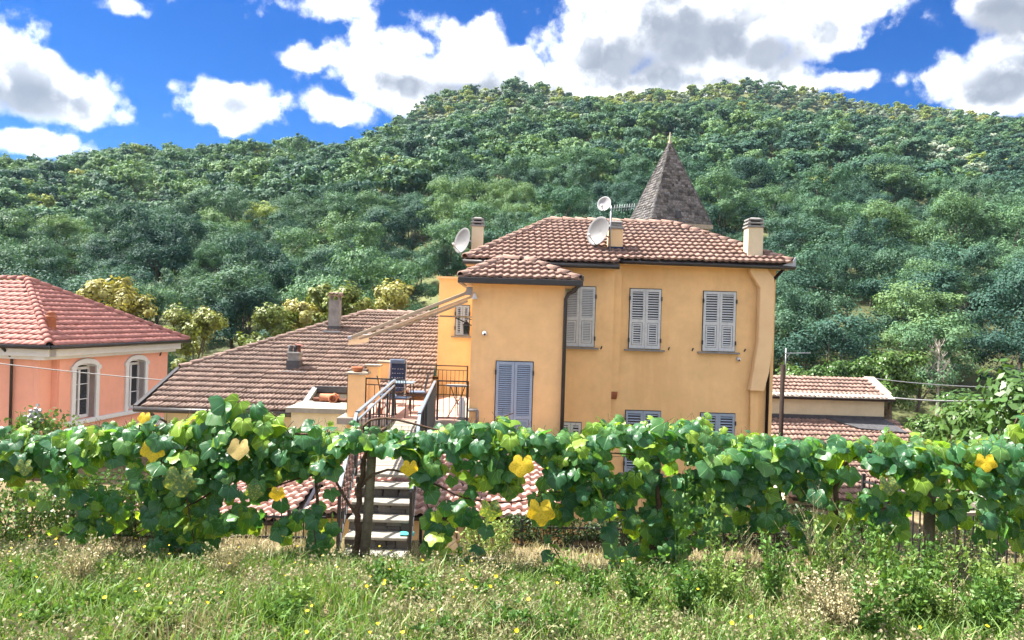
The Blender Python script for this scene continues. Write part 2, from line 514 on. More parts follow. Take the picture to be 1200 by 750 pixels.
mat('bare_bark', (0.36, 0.33, 0.29), 0.9, 0.2, 8)
mat('bamboo', (0.40, 0.26, 0.12), 0.7, 0.2, 10, rnd=0.25)
mat('awning_cloth', (0.45, 0.37, 0.28), 0.85, 0.08, 10, transl=0.2)
mat('terracotta', (0.40, 0.15, 0.08), 0.8, 0.2, 10, 0.2, 60)
mat('urn_clay', (0.50, 0.37, 0.21), 0.85, 0.15, 6, 0.3, 40, stain=(0.28, 0.2, 0.12), stain_amt=0.5, stain_scale=4)
mat('dish_white', (0.34, 0.34, 0.36), 0.5, 0.06, 6, spec=0.4)
mat('dish_grey', (0.15, 0.15, 0.155), 0.5, 0.08, 6, spec=0.4)
mat('lamp_white', (0.7, 0.7, 0.7), 0.4, 0.03)
mat('navy_cloth', (0.02, 0.035, 0.085), 0.8, 0.25, 30)
mat('table_blue', (0.20, 0.26, 0.32), 0.25, 0.1, 8, spec=0.6)
mat('seat_blue', (0.10, 0.14, 0.22), 0.5, 0.15, 10)
mat('glass_dark', (0.03, 0.034, 0.04), 0.08, 0.1, spec=0.8)
mat('curtain', (0.35, 0.33, 0.31), 0.8, 0.2, 8)
mat('bitumen', (0.07, 0.07, 0.078), 0.7, 0.3, 6, 0.2, 20)
mat('cable', (0.25, 0.25, 0.26), 0.6, 0.1)
mat('teal_cloth', (0.05, 0.30, 0.28), 0.7, 0.2, 20)
mat('rust', (0.12, 0.05, 0.03), 0.8, 0.3, 12)
mat('rubble', (0.42, 0.37, 0.30), 0.95, 0.25, 8, 0.5, 30, rnd=0.25)

foliage_mat('leaf_oak', [(0.030, 0.080, 0.064), (0.048, 0.115, 0.080), (0.075, 0.150, 0.090)], rough=.65, spec=.2)
foliage_mat('leaf_chestnut', [(0.052, 0.128, 0.080), (0.088, 0.180, 0.095), (0.140, 0.235, 0.10)], rough=.65, spec=.2)
foliage_mat('leaf_olive', [(0.19, 0.26, 0.20), (0.27, 0.34, 0.26), (0.34, 0.39, 0.30)], rough=0.6)
foliage_mat('leaf_yellowgreen', [(0.17, 0.25, 0.07), (0.25, 0.32, 0.085), (0.31, 0.33, 0.10)], rough=.6, spec=.2)
foliage_mat('leaf_plane', [(0.12, 0.165, 0.03), (0.20, 0.22, 0.045), (0.29, 0.265, 0.07)])
foliage_mat('leaf_laurel', [(0.035, 0.085, 0.02), (0.06, 0.13, 0.03), (0.095, 0.17, 0.04)], rough=0.35)
foliage_mat('leaf_ivy', [(0.02, 0.045, 0.015), (0.035, 0.07, 0.02), (0.12, 0.14, 0.05)])
# vine leaves: waxy upper side, paler veins, light shining through from behind
foliage_mat('leaf_vine', [(0.038, 0.125, 0.058), (0.055, 0.160, 0.062), (0.095, 0.215, 0.062), (0.20, 0.33, 0.055)], rough=0.36, transl=0.45, tmul=(2.4, 2.1, 0.5), leafvar=0.22, spec=0.45, veins=True)
foliage_mat('leaf_vine_young', [(0.17, 0.30, 0.035), (0.25, 0.38, 0.05), (0.34, 0.42, 0.07)], rough=0.4, transl=0.5, tmul=(1.4, 1.25, 0.5), spec=0.4, veins=True)
foliage_mat('grass_green', [(0.06, 0.14, 0.028), (0.10, 0.20, 0.04), (0.19, 0.28, 0.075)], transl=0.3)
foliage_mat('grass_dry', [(0.19, 0.19, 0.09), (0.33, 0.30, 0.16), (0.47, 0.41, 0.25)], transl=0.25, tmul=(1.1, 1.05, 0.9))
foliage_mat('weed_mix', [(0.05, 0.10, 0.025), (0.12, 0.17, 0.05), (0.19, 0.20, 0.09), (0.28, 0.25, 0.15)], transl=0.25, tmul=(1.1, 1.1, 0.8))
mat('flower_yellow', (0.80, 0.60, 0.02), 0.6, 0.1, transl=0.3)


def yellow_leaf_mat():
    m = mat('leaf_vine_yellow', (0.72, 0.52, 0.035), 0.5, 0.12, 30, transl=0.4, tcol=(1.3, 1.1, 0.5), stain=(0.16, 0.07, 0.02), stain_amt=0.9, stain_scale=14)
    mat('leaf_vine_pale', (0.72, 0.55, 0.22), 0.5, 0.12, 30, transl=0.4, tcol=(1.2, 1.05, 0.7), stain=(0.35, 0.16, 0.05), stain_amt=0.6, stain_scale=16)
    mat('leaf_vine_turning', (0.10, 0.17, 0.06), 0.4, 0.1, 30, transl=0.4, tcol=(2.0, 1.8, 0.5), stain=(0.70, 0.62, 0.10), stain_amt=1.0, stain_scale=9)


yellow_leaf_mat()


def ground_mat():
    m = bpy.data.materials.new('soil'); m.use_nodes = True; nt = m.node_tree; N, L = nt.nodes.new, nt.links.new
    b = nt.nodes['Principled BSDF']; b.inputs['Roughness'].default_value = 0.95; b.inputs['Specular IOR Level'].default_value = 0.1
    tc = N('ShaderNodeTexCoord')
    n1 = N('ShaderNodeTexNoise'); n1.inputs['Scale'].default_value = 1.3; n1.inputs['Detail'].default_value = 8
    n2 = N('ShaderNodeTexNoise'); n2.inputs['Scale'].default_value = 35; n2.inputs['Detail'].default_value = 6
    L(tc.outputs['Object'], n1.inputs[0]); L(tc.outputs['Object'], n2.inputs[0])
    c1 = N('ShaderNodeValToRGB'); e = c1.color_ramp.elements
    e[0].position = .35; e[0].color = (0.10, 0.085, 0.05, 1); e[1].position = .65; e[1].color = (0.27, 0.22, 0.14, 1)
    L(n1.outputs[0], c1.inputs[0])
    c2 = N('ShaderNodeValToRGB'); e = c2.color_ramp.elements
    e[0].position = .3; e[0].color = (0.45, 0.42, 0.38, 1); e[1].position = .7; e[1].color = (1.25, 1.2, 1.1, 1)
    L(n2.outputs[0], c2.inputs[0])
    mx = N('ShaderNodeMix'); mx.data_type = 'RGBA'; mx.blend_type = 'MULTIPLY'; mx.inputs[0].default_value = 1
    ia, ib = [s for s in mx.inputs if s.type == 'RGBA']; L(c1.outputs[0], ia); L(c2.outputs[0], ib)
    L([o for o in mx.outputs if o.type == 'RGBA'][0], b.inputs['Base Color'])
    bp = N('ShaderNodeBump'); bp.inputs['Strength'].default_value = 0.8; bp.inputs['Distance'].default_value = 0.03
    L(n2.outputs[0], bp.inputs['Height']); L(bp.outputs[0], b.inputs['Normal'])
    MATS['soil'] = m
    mat('hill_soil', (0.045, 0.06, 0.025), 0.95, 0.4, 0.08, col2=(0.10, 0.11, 0.045))


ground_mat()

# ---------------------------------------------------------------- terrain
HP = [(-80, 1.2), (-10, 1.5), (0, 1.55), (3, 1.60), (3.9, 1.64), (5.5, 1.87), (6.2, 2.02), (7.2, 2.52), (8.5, 3.0), (10, 3.27), (12.05, 3.5), (12.1, 5.6), (40, 6.2), (60, 7.5), (80, 9)]


def wob(x, y):
    return 0.03 * math.sin(1.9 * x + 0.7 * y) + 0.022 * math.sin(4.3 * x - 2.9 * y + 1) + 0.012 * math.sin(9.1 * x + 7.7 * y)


def gz(x, y):
    h = float(np.interp(y, [p[0] for p in HP], [p[1] for p in HP]))
    return CZ - h + (wob(x, y) if y < 12 else 0)


def build_ground():
    xs = np.concatenate([[-1500, -700, -300, -150], np.linspace(-70, -12, 10), np.linspace(-11, 11, 110), np.linspace(12, 70, 10), [150, 300, 700, 1500]])
    ys = np.concatenate([[-2000, -900, -400, -150], np.linspace(-60, 2, 12), np.linspace(2.4, 12.0, 64), [12.05, 12.1], np.linspace(12.6, 62, 40)])
    V = np.array([(x, y, gz(x, y)) for y in ys for x in xs]); n = len(xs)
    F = [(j * n + i, j * n + i + 1, (j + 1) * n + i + 1, (j + 1) * n + i) for j in range(len(ys) - 1) for i in range(n - 1)]
    o = link_obj('ground', np_mesh('ground', V, F, ['soil'], smooth=True)); o['kind'] = 'structure'


build_ground()
SX = [-500, 0, 80, 200, 330, 400, 480, 540, 600, 700, 850, 940, 1040, 1100, 1200, 1700]
SY = [225, 190, 176, 156, 148, 152, 128, 112, 103, 108, 102, 112, 120, 124, 136, 170]
RX = [-500, 0, 150, 350, 480, 600, 900, 1200, 1700]
RY = [260, 280, 300, 340, 420, 470, 500, 500, 480]
D0 = 52.0


def vnoise(x, y, s, seed=0):
    """smooth value noise, numpy arrays"""
    x = np.asarray(x, dtype=float) / s; y = np.asarray(y, dtype=float) / s
    xi = np.floor(x).astype(int); yi = np.floor(y).astype(int); fx = x - xi; fy = y - yi
    fx = fx * fx * (3 - 2 * fx); fy = fy * fy * (3 - 2 * fy)

    def h(a, b):
        n = (a * 374761393 + b * 668265263 + seed * 974711) & 0x7fffffff
        n = ((n ^ (n >> 13)) * 1274126177) & 0x7fffffff
        return ((n ^ (n >> 16)) & 0xffff) / 65535.0
    return (h(xi, yi) * (1 - fx) + h(xi + 1, yi) * fx) * (1 - fy) + (h(xi, yi + 1) * (1 - fx) + h(xi + 1, yi + 1) * fx) * fy


def hill_z(x, y):
    """height of the wooded hill; x, y arrays (y = distance from the eye)"""
    x = np.asarray(x, dtype=float); y = np.asarray(y, dtype=float)
    px = np.clip(600 + 900 * x / np.maximum(y, 1), -500, 1700)
    tz = (375 - np.interp(px, SX, SY) + (px - 600) * math.tan(ROLL) - 24) / 900.0
    R = np.interp(px, RX, RY)
    zr = tz * R - 8.0
    s = (y - D0) / (R - D0)
    z0 = -7.5
    g = np.where(s < 1, np.clip(s, 0, 1) ** 0.92 * (1 + 0.10 * np.sin(np.clip(s, 0, 1) * math.pi)), 1 - (s - 1) * 0.55)
    bump = (vnoise(x, y, 70, 1) - 0.5) * 24 + (vnoise(x, y, 32, 2) - 0.5) * 9
    env = np.clip(s * 4, 0, 1) * np.clip((1.02 - s) * 5, 0.12, 1)
    return CZ + z0 + (zr - z0) * g + bump * env


def build_hill():
    us = np.linspace(-1.25, 1.25, 150); ds = np.concatenate([np.linspace(48, 160, 40), np.linspace(166, 900, 80)])
    X = us[None, :] * ds[:, None]; Y = np.repeat(ds[:, None], len(us), 1)
    Z = hill_z(X, Y)
    V = np.stack([X, Y, Z], -1).reshape(-1, 3); n = len(us)
    F = [(j * n + i, j * n + i + 1, (j + 1) * n + i + 1, (j + 1) * n + i) for j in range(len(ds) - 1) for i in range(n - 1)]
    o = link_obj('hill', np_mesh('hill', V, F, ['hill_soil'], smooth=True)); o['kind'] = 'structure'


build_hill()

# ---------------------------------------------------------------- trees


def tree_meshes(name, seed, h, cr, ch, leaf, nclump, per, bark='tree_bark', base_frac=0.25, lobes=7, trunk_r=0.16, flat=0.75, lean=0.1, spread=0.34):
    """trunk with limbs, and a crown of leaf-sized faces gathered in clumps on those limbs"""
    rs = np.random.RandomState(seed); rd = random.Random(seed)
    tb = MB()
    top = Vector((rd.uniform(-lean, lean) * h, rd.uniform(-lean, lean) * h, h - ch * 0.45))
    mid = Vector((top.x * .4 + rd.uniform(-.1, .1), top.y * .4, h * .45))
    tb.tube([(0, 0, -0.6), (0, 0, 0.1), mid, top], [trunk_r * 1.5, trunk_r * 1.1, trunk_r * .7, trunk_r * .2], 7)
    zc = h - ch / 2
    cent = []
    for k in range(lobes):                      # big limbs, each with a lobe of the crown
        a = 2 * math.pi * (k + rd.uniform(-.35, .35)) / lobes
        e = rd.uniform(-0.8, 0.9)
        rr = cr * rd.uniform(.35, .72) * math.cos(e * .8)
        c = Vector((math.cos(a) * rr + top.x * .6, math.sin(a) * rr + top.y * .6, zc + ch * .36 * math.sin(e)))
        st = Vector((mid.x, mid.y, h * rd.uniform(base_frac, .55)))
        tb.tube([st, st.lerp(c, .5) + Vector((0, 0, rd.uniform(-.1, .3))), c], [trunk_r * .5, trunk_r * .3, trunk_r * .1], 5)
        cent.append((c, cr * rd.uniform(.38, .6)))
    cent.append((Vector((top.x, top.y, h - ch * .3)), cr * .5))
    V = []; R = []
    for k in range(nclump):
        c, lr = cent[rs.randint(len(cent))]
        d = rs.normal(size=3); d /= np.linalg.norm(d)
        if d[2] < -0.45: d[2] *= -0.6
        rad = lr * (0.55 + 0.5 * rs.rand())
        cc = np.array(c) + d * rad * np.array([1, 1, flat])
        cs = cr * spread * (0.5 + 0.8 * rs.rand())
        crand = rs.rand()
        m = int(per * (0.6 + 0.8 * rs.rand()))
        dd = rs.normal(size=(m, 3)); dd /= np.linalg.norm(dd, axis=1)[:, None]
        pos = cc + dd * (cs * rs.rand(m, 1) ** 0.45) * np.array([1, 1, 0.72])
        nrm = dd * 1.0 + d * 0.6 + np.array([0, 0, 0.45]) + rs.normal(size=(m, 3)) * 0.3
        nrm /= np.linalg.norm(nrm, axis=1)[:, None]
        t = np.cross(nrm, rs.normal(size=(m, 3))); t /= np.linalg.norm(t, axis=1)[:, None]
        b = np.cross(nrm, t)
        sz = leaf * (0.6 + 0.8 * rs.rand(m, 1))
        V.append(np.stack([pos - t * sz, pos + b * sz * .55, pos + t * sz, pos - b * sz * .55], 1))
        R.append(np.clip(crand * .6 + rs.rand(m) * .4, 0, 1))
    V = np.concatenate(V).reshape(-1, 3); R = np.concatenate(R)
    F = np.arange(len(V)).reshape(-1, 4)
    return tb, V, F, R


def make_tree_kind(kind, leafm, seed, **kw):
    tb, V, F, R = tree_meshes(kind, seed, **kw)
    return tb.mesh('trunk', ['tree_bark'], True), np_mesh('crown', V, F, [leafm], R)


KINDS = {
    'oak_tree': ('leaf_oak', 'dark green broad-crowned oak in the woods on the hillside'),
    'chestnut_tree': ('leaf_chestnut', 'mid green rounded chestnut in the woods on the hillside'),
    'olive_tree': ('leaf_olive', 'silvery grey-green olive tree growing on the hillside'),
    'acacia_tree': ('leaf_yellowgreen', 'yellow-green light-leaved tree in the woods on the hillside'),
}
PROTO = {}; FARP = {}
for kd, (lm, lb) in KINDS.items():
    PROTO[kd] = []; FARP[kd] = []
    for v in range(3):
        sd = {'oak_tree': 10, 'chestnut_tree': 20, 'olive_tree': 30, 'acacia_tree': 40}[kd] + v
        if kd == 'olive_tree': kw = dict(h=6.2, cr=2.9, ch=4.8, lobes=6, base_frac=.15)
        elif kd == 'acacia_tree': kw = dict(h=9.5, cr=3.2, ch=7.2, lobes=8)
        elif kd == 'oak_tree': kw = dict(h=9.5, cr=4.3, ch=7.6, lobes=9)
        else: kw = dict(h=10.5, cr=4.0, ch=8.4, lobes=9)
        PROTO[kd].append(make_tree_kind(kd, lm, sd, leaf=.10, nclump=100, per=130, spread=.24, **kw))
        FARP[kd].append(make_tree_kind(kd, lm, sd, leaf=.30, nclump=50, per=42, spread=.26, **kw))


def add_tree(name, trunk, crown, loc, rz, s, label, cat='tree', group=None, sz=None):
    o = bpy.data.objects.new(name, None); COL.objects.link(o)
    o.empty_display_size = .1; o.location = loc; o.rotation_euler = (0, 0, rz); o.scale = (s, s, sz or s)
    BASE[o.name] = Vector(loc)
    tag(o, label, cat, group)
    for n, me in (('trunk', trunk), ('crown', crown)):
        c = bpy.data.objects.new(n, me); COL.objects.link(c); c.parent = o
    return o


def hillside():
    rs = np.random.RandomState(77)
    pts = []
    # jittered grid over the hill
    step = 6.3
    gy = [54.0]
    while gy[-1] < 640: gy.append(gy[-1] + float(np.interp(gy[-1], [60, 180, 300], [5.6, 5.0, 4.3])))
    for y in gy:
        step = float(np.interp(y, [60, 180, 300], [5.6, 5.0, 4.3]))
        gx = np.arange(-0.80 * y - 12, 0.80 * y + 12, step)
        jx = gx + rs.uniform(-2.6, 2.6, len(gx)); jy = y + rs.uniform(-2.6, 2.6, len(gx))
        pts.append(np.stack([jx, jy], 1))
    pts = np.concatenate(pts)
    px = 600 + 900 * pts[:, 0] / pts[:, 1]
    R = np.interp(px, RX, RY); s = (pts[:, 1] - D0) / (R - D0)
    keep = (s < 1.10)
    keep &= ~((pts[:, 1] < 66) & (np.abs(pts[:, 0] - 8) < 6))
    pts, px, s = pts[keep], px[keep], s[keep]
    z = hill_z(pts[:, 0], pts[:, 1])
    n = len(pts)
    # species: oaks and chestnuts below, olive terraces and lighter woods higher up and to the right
    n1 = vnoise(pts[:, 0], pts[:, 1], 60, 11); n2 = vnoise(pts[:, 0], pts[:, 1], 45, 12); n3 = rs.rand(n)
    kind = np.where(n3 < np.interp(s, [0, .3, .5, .8], [.66, .70, .45, .25]), 0, 1)
    hi = np.clip((s - 0.22) * 3.2, 0, 1) * np.clip((px - 330) / 200, 0.2, 1)
    right = np.clip((px - 850) / 200, 0, 1) * np.clip((s - .08) * 4, 0, 1)
    pol = np.clip(hi * np.clip((n1 - .2) * 1.6, .1, .8) + right * np.clip((n1 - .15) * 1.5, .1, .7), 0, .8)
    kind = np.where(rs.rand(n) < pol, 2, kind)
    pyel = np.clip(np.clip((s - .55) * 3, 0, 1) * np.clip((px - 450) / 150, 0, 1) * np.clip((n2 - .1) * 1.5, .2, .8), 0, .9) + .03
    kind = np.where(rs.rand(n) < pyel, 3, kind)
    sc_ = rs.uniform(.66, 1.3, n) * np.interp(pts[:, 1], [60, 180, 300], [.88, .8, .66])
    var = rs.randint(0, 3, n); rz = rs.uniform(0, 6.28, n)
    inview = np.abs(px - 600) < 690
    order = np.argsort(np.where(inview, pts[:, 1], 1e9))
    near = set(order[:300].tolist())
    names = list(KINDS)
    for i in order[:300]:
        kd = names[kind[i]]
        tr, cr = PROTO[kd][var[i]]
        add_tree(kd, tr, cr, (pts[i, 0], pts[i, 1], z[i] - .1), rz[i], sc_[i], KINDS[kd][1], group='trees of the wooded hillside', sz=sc_[i] * rs.uniform(.85, 1.15))
    rest = np.array([i for i in range(n) if i not in near])
    # the rest of the wood: one stuff object, trees set on points
    me = bpy.data.meshes.new('distant_woods')
    me.vertices.add(len(rest)); me.vertices.foreach_set('co', np.stack([pts[rest, 0], pts[rest, 1], z[rest] - .1], 1).astype(np.float32).ravel())
    a = me.attributes.new('rz', 'FLOAT', 'POINT'); a.data.foreach_set('value', rz[rest].astype(np.float32))
    a = me.attributes.new('sc', 'FLOAT', 'POINT'); a.data.foreach_set('value', sc_[rest].astype(np.float32))
    a = me.attributes.new('ki', 'INT', 'POINT'); a.data.foreach_set('value', (kind[rest] * 3 + var[rest]).astype(np.int32))
    me.update()
    o = link_obj('distant_woods', me)
    tag(o, 'dense mixed woods covering the upper hillside up to the ridge', 'woods', kind='stuff')
    ng = bpy.data.node_groups.new('scatter_trees', 'GeometryNodeTree')
    ng.interface.new_socket('Geometry', in_out='INPUT', socket_type='NodeSocketGeometry')
    ng.interface.new_socket('Geometry', in_out='OUTPUT', socket_type='NodeSocketGeometry')
    N, L = ng.nodes.new, ng.links.new
    gi, go = N('NodeGroupInput'), N('NodeGroupOutput')
    ci = N('GeometryNodeCollectionInfo'); ci.transform_space = 'ORIGINAL'
    src = bpy.data.collections.new('tree_sources')
    k = 0
    for kd in names:
        for tr, cr in FARP[kd]:
            # trunk and crown of one variant as one mesh
            tb = [(v.co.x, v.co.y, v.co.z) for v in tr.vertices]; tf = [tuple(p.vertices) for p in tr.polygons]
            nv = len(tb)
            cv = np.zeros(len(cr.vertices) * 3, dtype=np.float32); cr.vertices.foreach_get('co', cv)
            m2 = bpy.data.meshes.new('wood_tree')
            cf = (np.arange(len(cr.vertices)).reshape(-1, 4) + nv)
            m2.from_pydata(tb + cv.reshape(-1, 3).tolist(), [], tf + cf.tolist())
            m2.materials.append(MATS['tree_bark']); m2.materials.append(cr.materials[0])
            m2.polygons.foreach_set('material_index', [0] * len(tf) + [1] * len(cf))
            rr = np.zeros(len(cr.polygons), dtype=np.float32); cr.attributes['rnd'].data.foreach_get('value', rr)
            at = m2.attributes.new('rnd', 'FLOAT', 'FACE'); at.data.foreach_set('value', np.concatenate([np.zeros(len(tf), dtype=np.float32), rr]))
            m2.update()
            ob = bpy.data.objects.new('wood_tree_%02d' % k, m2); src.objects.link(ob); k += 1
    ci.inputs['Collection'].default_value = src
    ci.inputs['Separate Children'].default_value = True
    ci.inputs['Reset Children'].default_value = True
    ip = N('GeometryNodeInstanceOnPoints')
    L(gi.outputs[0], ip.inputs['Points']); L(ci.outputs[0], ip.inputs['Instance'])
    ip.inputs['Pick Instance'].default_value = True

    def attr(nm, ty):
        q = N('GeometryNodeInputNamedAttribute'); q.data_type = ty; q.inputs['Name'].default_value = nm
        return q.outputs[0]
    L(attr('ki', 'INT'), ip.inputs['Instance Index'])
    cx = N('ShaderNodeCombineXYZ'); L(attr('rz', 'FLOAT'), cx.inputs[2])
    e2r = N('FunctionNodeEulerToRotation'); L(cx.outputs[0], e2r.inputs[0]); L(e2r.outputs[0], ip.inputs['Rotation'])
    L(attr('sc', 'FLOAT'), ip.inputs['Scale'])
    L(ip.outputs[0], go.inputs[0])
    md = o.modifiers.new('trees', 'NODES'); md.node_group = ng


hillside()
# ---------------------------------------------------------------- roofs of single tiles
def tile_mesh(name, w, L, humps, m, h=0.026, th=0.055, lift=0.066):
    xs, zs = [], []
    n = 6
    for k in range(humps):
        p = w / humps
        for i in range(n + (k == humps - 1)):
            t = i / n
            xs.append((k + t) * p)
            zs.append(0.0 if t < 0.36 else h * math.sin((t - 0.36) / 0.64 * math.pi) ** 0.7 if t < 0.999 else 0.0)
    mb = MB(); K = len(xs)
    vs = [(x, 0, z + lift) for x, z in zip(xs, zs)] + [(x, L * 1.12, z) for x, z in zip(xs, zs)] + [(x, 0, z + lift - th) for x, z in zip(xs, zs)]
    fs = [(i, i + 1, K + i + 1, K + i) for i in range(K - 1)] + [(2 * K + i, 2 * K + i + 1, i + 1, i) for i in range(K - 1)]
    mb.add(vs, fs)
    me = mb.mesh(name, [m])
    me.polygons.foreach_set('use_smooth', [i < K - 1 for i in range(len(fs))])
    return me


def inpoly(x, y, poly):
    c = False; n = len(poly); j = n - 1
    for i in range(n):
        xi, yi = poly[i]; xj, yj = poly[j]
        if (yi > y) != (yj > y) and x < (xj - xi) * (y - yi) / (yj - yi) + xi: c = not c
        j = i
    return c


def tile_plane(parent, poly, a, b, me, w, L, mname, limit=300, seed=1, holes=(), inset=0.0):
    """lay rows of tiles up the slope; poly = 3-D roof outline, a-b = eave line"""
    rd = random.Random(seed)
    a, b = Vector(a), Vector(b); u = (b - a).normalized()
    q = max((Vector(p) for p in poly), key=lambda p: (p - a - u * (p - a).dot(u)).length)
    v = (q - a) - u * (q - a).dot(u); v.normalize()
    n = u.cross(v).normalized()
    if n.z < 0: n = -n
    if u.cross(v).z < 0: u = -u
    p2 = [((Vector(p) - a).dot(u), (Vector(p) - a).dot(v)) for p in poly]
    h2 = [[((Vector(p) - a).dot(u), (Vector(p) - a).dot(v)) for p in hp] for hp in holes]
    u0, u1 = min(p[0] for p in p2), max(p[0] for p in p2); v0, v1 = min(p[1] for p in p2), max(p[1] for p in p2)
    Ms = []
    r = 0; y = v0 - 0.04
    while y < v1:
        x = u0 - w * .5
        while x < u1:
            cx, cy = x + w / 2, y + L * .5
            if inpoly(cx, cy, p2) and not any(inpoly(cx, cy, hp) for hp in h2):
                org = a + u * (x + rd.uniform(-.006, .006)) + v * (y + rd.gauss(0, .012)) + n * (.012 + rd.uniform(0, .008))
                tw = rd.gauss(0, .022)
                uu = (u + v * tw).normalized(); vv = (v - u * tw + n * rd.uniform(-.012, .012)).normalized(); nn = uu.cross(vv).normalized()
                M = Matrix(((uu.x, vv.x, nn.x, org.x), (uu.y, vv.y, nn.y, org.y), (uu.z, vv.z, nn.z, org.z), (0, 0, 0, 1)))
                Ms.append(M)
            x += w
        y += L; r += 1
    Ms.sort(key=lambda M: (M.translation - Vector((0, 0, CZ))).length)
    for M in Ms[:limit]: place('tile', me, parent, M)
    if len(Ms) > limit: join_instances('upper_tiles', me, Ms[limit:], [mname], parent)
    return len(Ms)


def cap_mesh(name, L, r, m):
    mb = MB(); vs = []; K = 8
    for (y, rr, z) in ((0, r, .03), (L * 1.15, r * .86, 0)):
        for i in range(K): a = math.pi * i / (K - 1); vs.append((math.cos(a) * rr, y, math.sin(a) * rr + z - .02))
    for i in range(K): a = math.pi * i / (K - 1); vs.append((math.cos(a) * r * .78, 0, math.sin(a) * r * .78 + .01))
    fs = [(i, i + 1, K + i + 1, K + i) for i in range(K - 1)] + [(2 * K + i, 2 * K + i + 1, i + 1, i) for i in range(K - 1)]
    mb.add(vs, fs); return mb.mesh(name, [m], True)


def ridge_caps(parent, A, B, me, L, lift=0.03):
    A, B = Vector(A), Vector(B); d = (B - A); n = max(1, int(d.length / L)); t = d.normalized()
    x = t.cross(Vector((0, 0, 1))).normalized(); z = x.cross(t)
    for i in range(n):
        o = A + d * (i / n) + Vector((0, 0, lift))
        M = Matrix(((x.x, t.x, z.x, o.x), (x.y, t.y, z.y, o.y), (x.z, t.z, z.z, o.z), (0, 0, 0, 1)))
        place('ridge_tile', me, parent, M)


def on_plane(x, y, ze, de, t):
    """pixel -> point of the roof slope that rises away from the eye: z = ze + t (Y - de)"""
    r = P(x, y, 1.0) - Vector((0, 0, CZ))
    d = (ze - CZ - t * de) / (r.z - t)
    return Vector((r.x * d, d, CZ + r.z * d))


def slab(parent, name, polys, m, th=0.06):
    mb = MB()
    for p in polys: mb.prism([Vector(q) - Vector((0, 0, .015)) for q in p], (0, 0, -th))
    return mb.build(name, m, parent)


UNIT = MB().box((0, 0, 0), (1, 1, 1))
UNITM = {}


def unit_bar(m):
    if m not in UNITM: UNITM[m] = UNIT.mesh('bar', [m])
    return UNITM[m]


def bar_M(a, b, w, h=None, up=(0, 0, 1)):
    a, b = Vector(a), Vector(b); h = h or w; d = b - a; ln = d.length; d.normalize(); up = Vector(up)
    if abs(d.dot(up)) > .98: up = Vector((0, 1, 0))
    x = d.cross(up).normalized(); z = x.cross(d); c = (a + b) / 2
    return Matrix(((x.x * w, d.x * ln, z.x * h, c.x), (x.y * w, d.y * ln, z.y * h, c.y), (x.z * w, d.z * ln, z.z * h, c.z), (0, 0, 0, 1)))


def pbar(parent, name, a, b, w, m, h=None, up=(0, 0, 1)):
    return place(name, unit_bar(m), parent, bar_M(a, b, w, h, up))


# slat shared by all louvred shutters (unit wide), tilted like a louvre
SLATM = {}


def slat(m):
    if m not in SLATM:
        mb = MB(); mb.box((0, 0, 0), (1, .011, .036), Matrix.Rotation(math.radians(-38), 3, 'X')); SLATM[m] = mb.mesh('slat', [m])
    return SLATM[m]


def shutters(parent, x0, x1, z0, z1, y, m, split=0.46, nu=11, nl=8, sill=True, lower=True, pitch=None):
    """a closed pair of louvred leaves on a wall that faces -Y at depth y"""
    w = (x1 - x0) / 2
    MB().bb(x0 - .015, x1 + .015, y - .012, y + .05, z0 - .01, z1 + .02).build('shade_backing', 'dark_gap', parent)  # dark board standing in for the shade behind slats and under the lintel
    for k in (0, 1):
        a, b = x0 + k * w + .004, x0 + (k + 1) * w - .004
        f = MB(); st = .062; yf, yb = y - .05, y - .014
        f.bb(a, a + st, yf, yb, z0, z1); f.bb(b - st, b, yf, yb, z0, z1)
        f.bb(a + st, b - st, yf, yb, z1 - .07, z1); f.bb(a + st, b - st, yf, yb, z0, z0 + .09)
        zones = []
        if lower:
            zm = z0 + (z1 - z0) * split
            f.bb(a + st, b - st, yf, yb, zm - .04, zm + .05)
            # inner hinged flap in the lower half
            ia, ib, iz0, iz1 = a + st + .012, b - st - .012, z0 + .10, zm - .05
            f.bb(ia, ia + .035, yf + .005, yb, iz0, iz1); f.bb(ib - .035, ib, yf + .005, yb, iz0, iz1)
            f.bb(ia + .035, ib - .035, yf + .005, yb, iz1 - .04, iz1); f.bb(ia + .035, ib - .035, yf + .005, yb, iz0, iz0 + .04)
            zones = [(a + st, b - st, zm + .05, z1 - .07, nu), (ia + .035, ib - .035, iz0 + .04, iz1 - .04, nl)]
        else:
            zones = [(a + st, b - st, z0 + .09, z1 - .07, nu)]
        leaf = f.build('shutter', m, parent)
        for (sa, sb, sz0, sz1, n) in zones:
            for i in range(n):
                zc = sz0 + (i + .5) / n * (sz1 - sz0)
                place('slat', slat(m), leaf, Matrix.Translation(((sa + sb) / 2, y - .030, zc)) @ Matrix.Diagonal((sb - sa, 1, 1, 1)))
        hx = a - .012 if k == 0 else b + .012
        for hz in (z0 + .22, z1 - .25):
            MB().bb(hx - .018, hx + .018, y - .075, y - .02, hz - .055, hz + .055).build('hinge', 'iron', leaf)
    if sill:
        MB().bb(x0 - .12, x1 + .12, y - .13, y + .02, z0 - .065, z0 - .025).build('sill', 'cement_grey', parent)


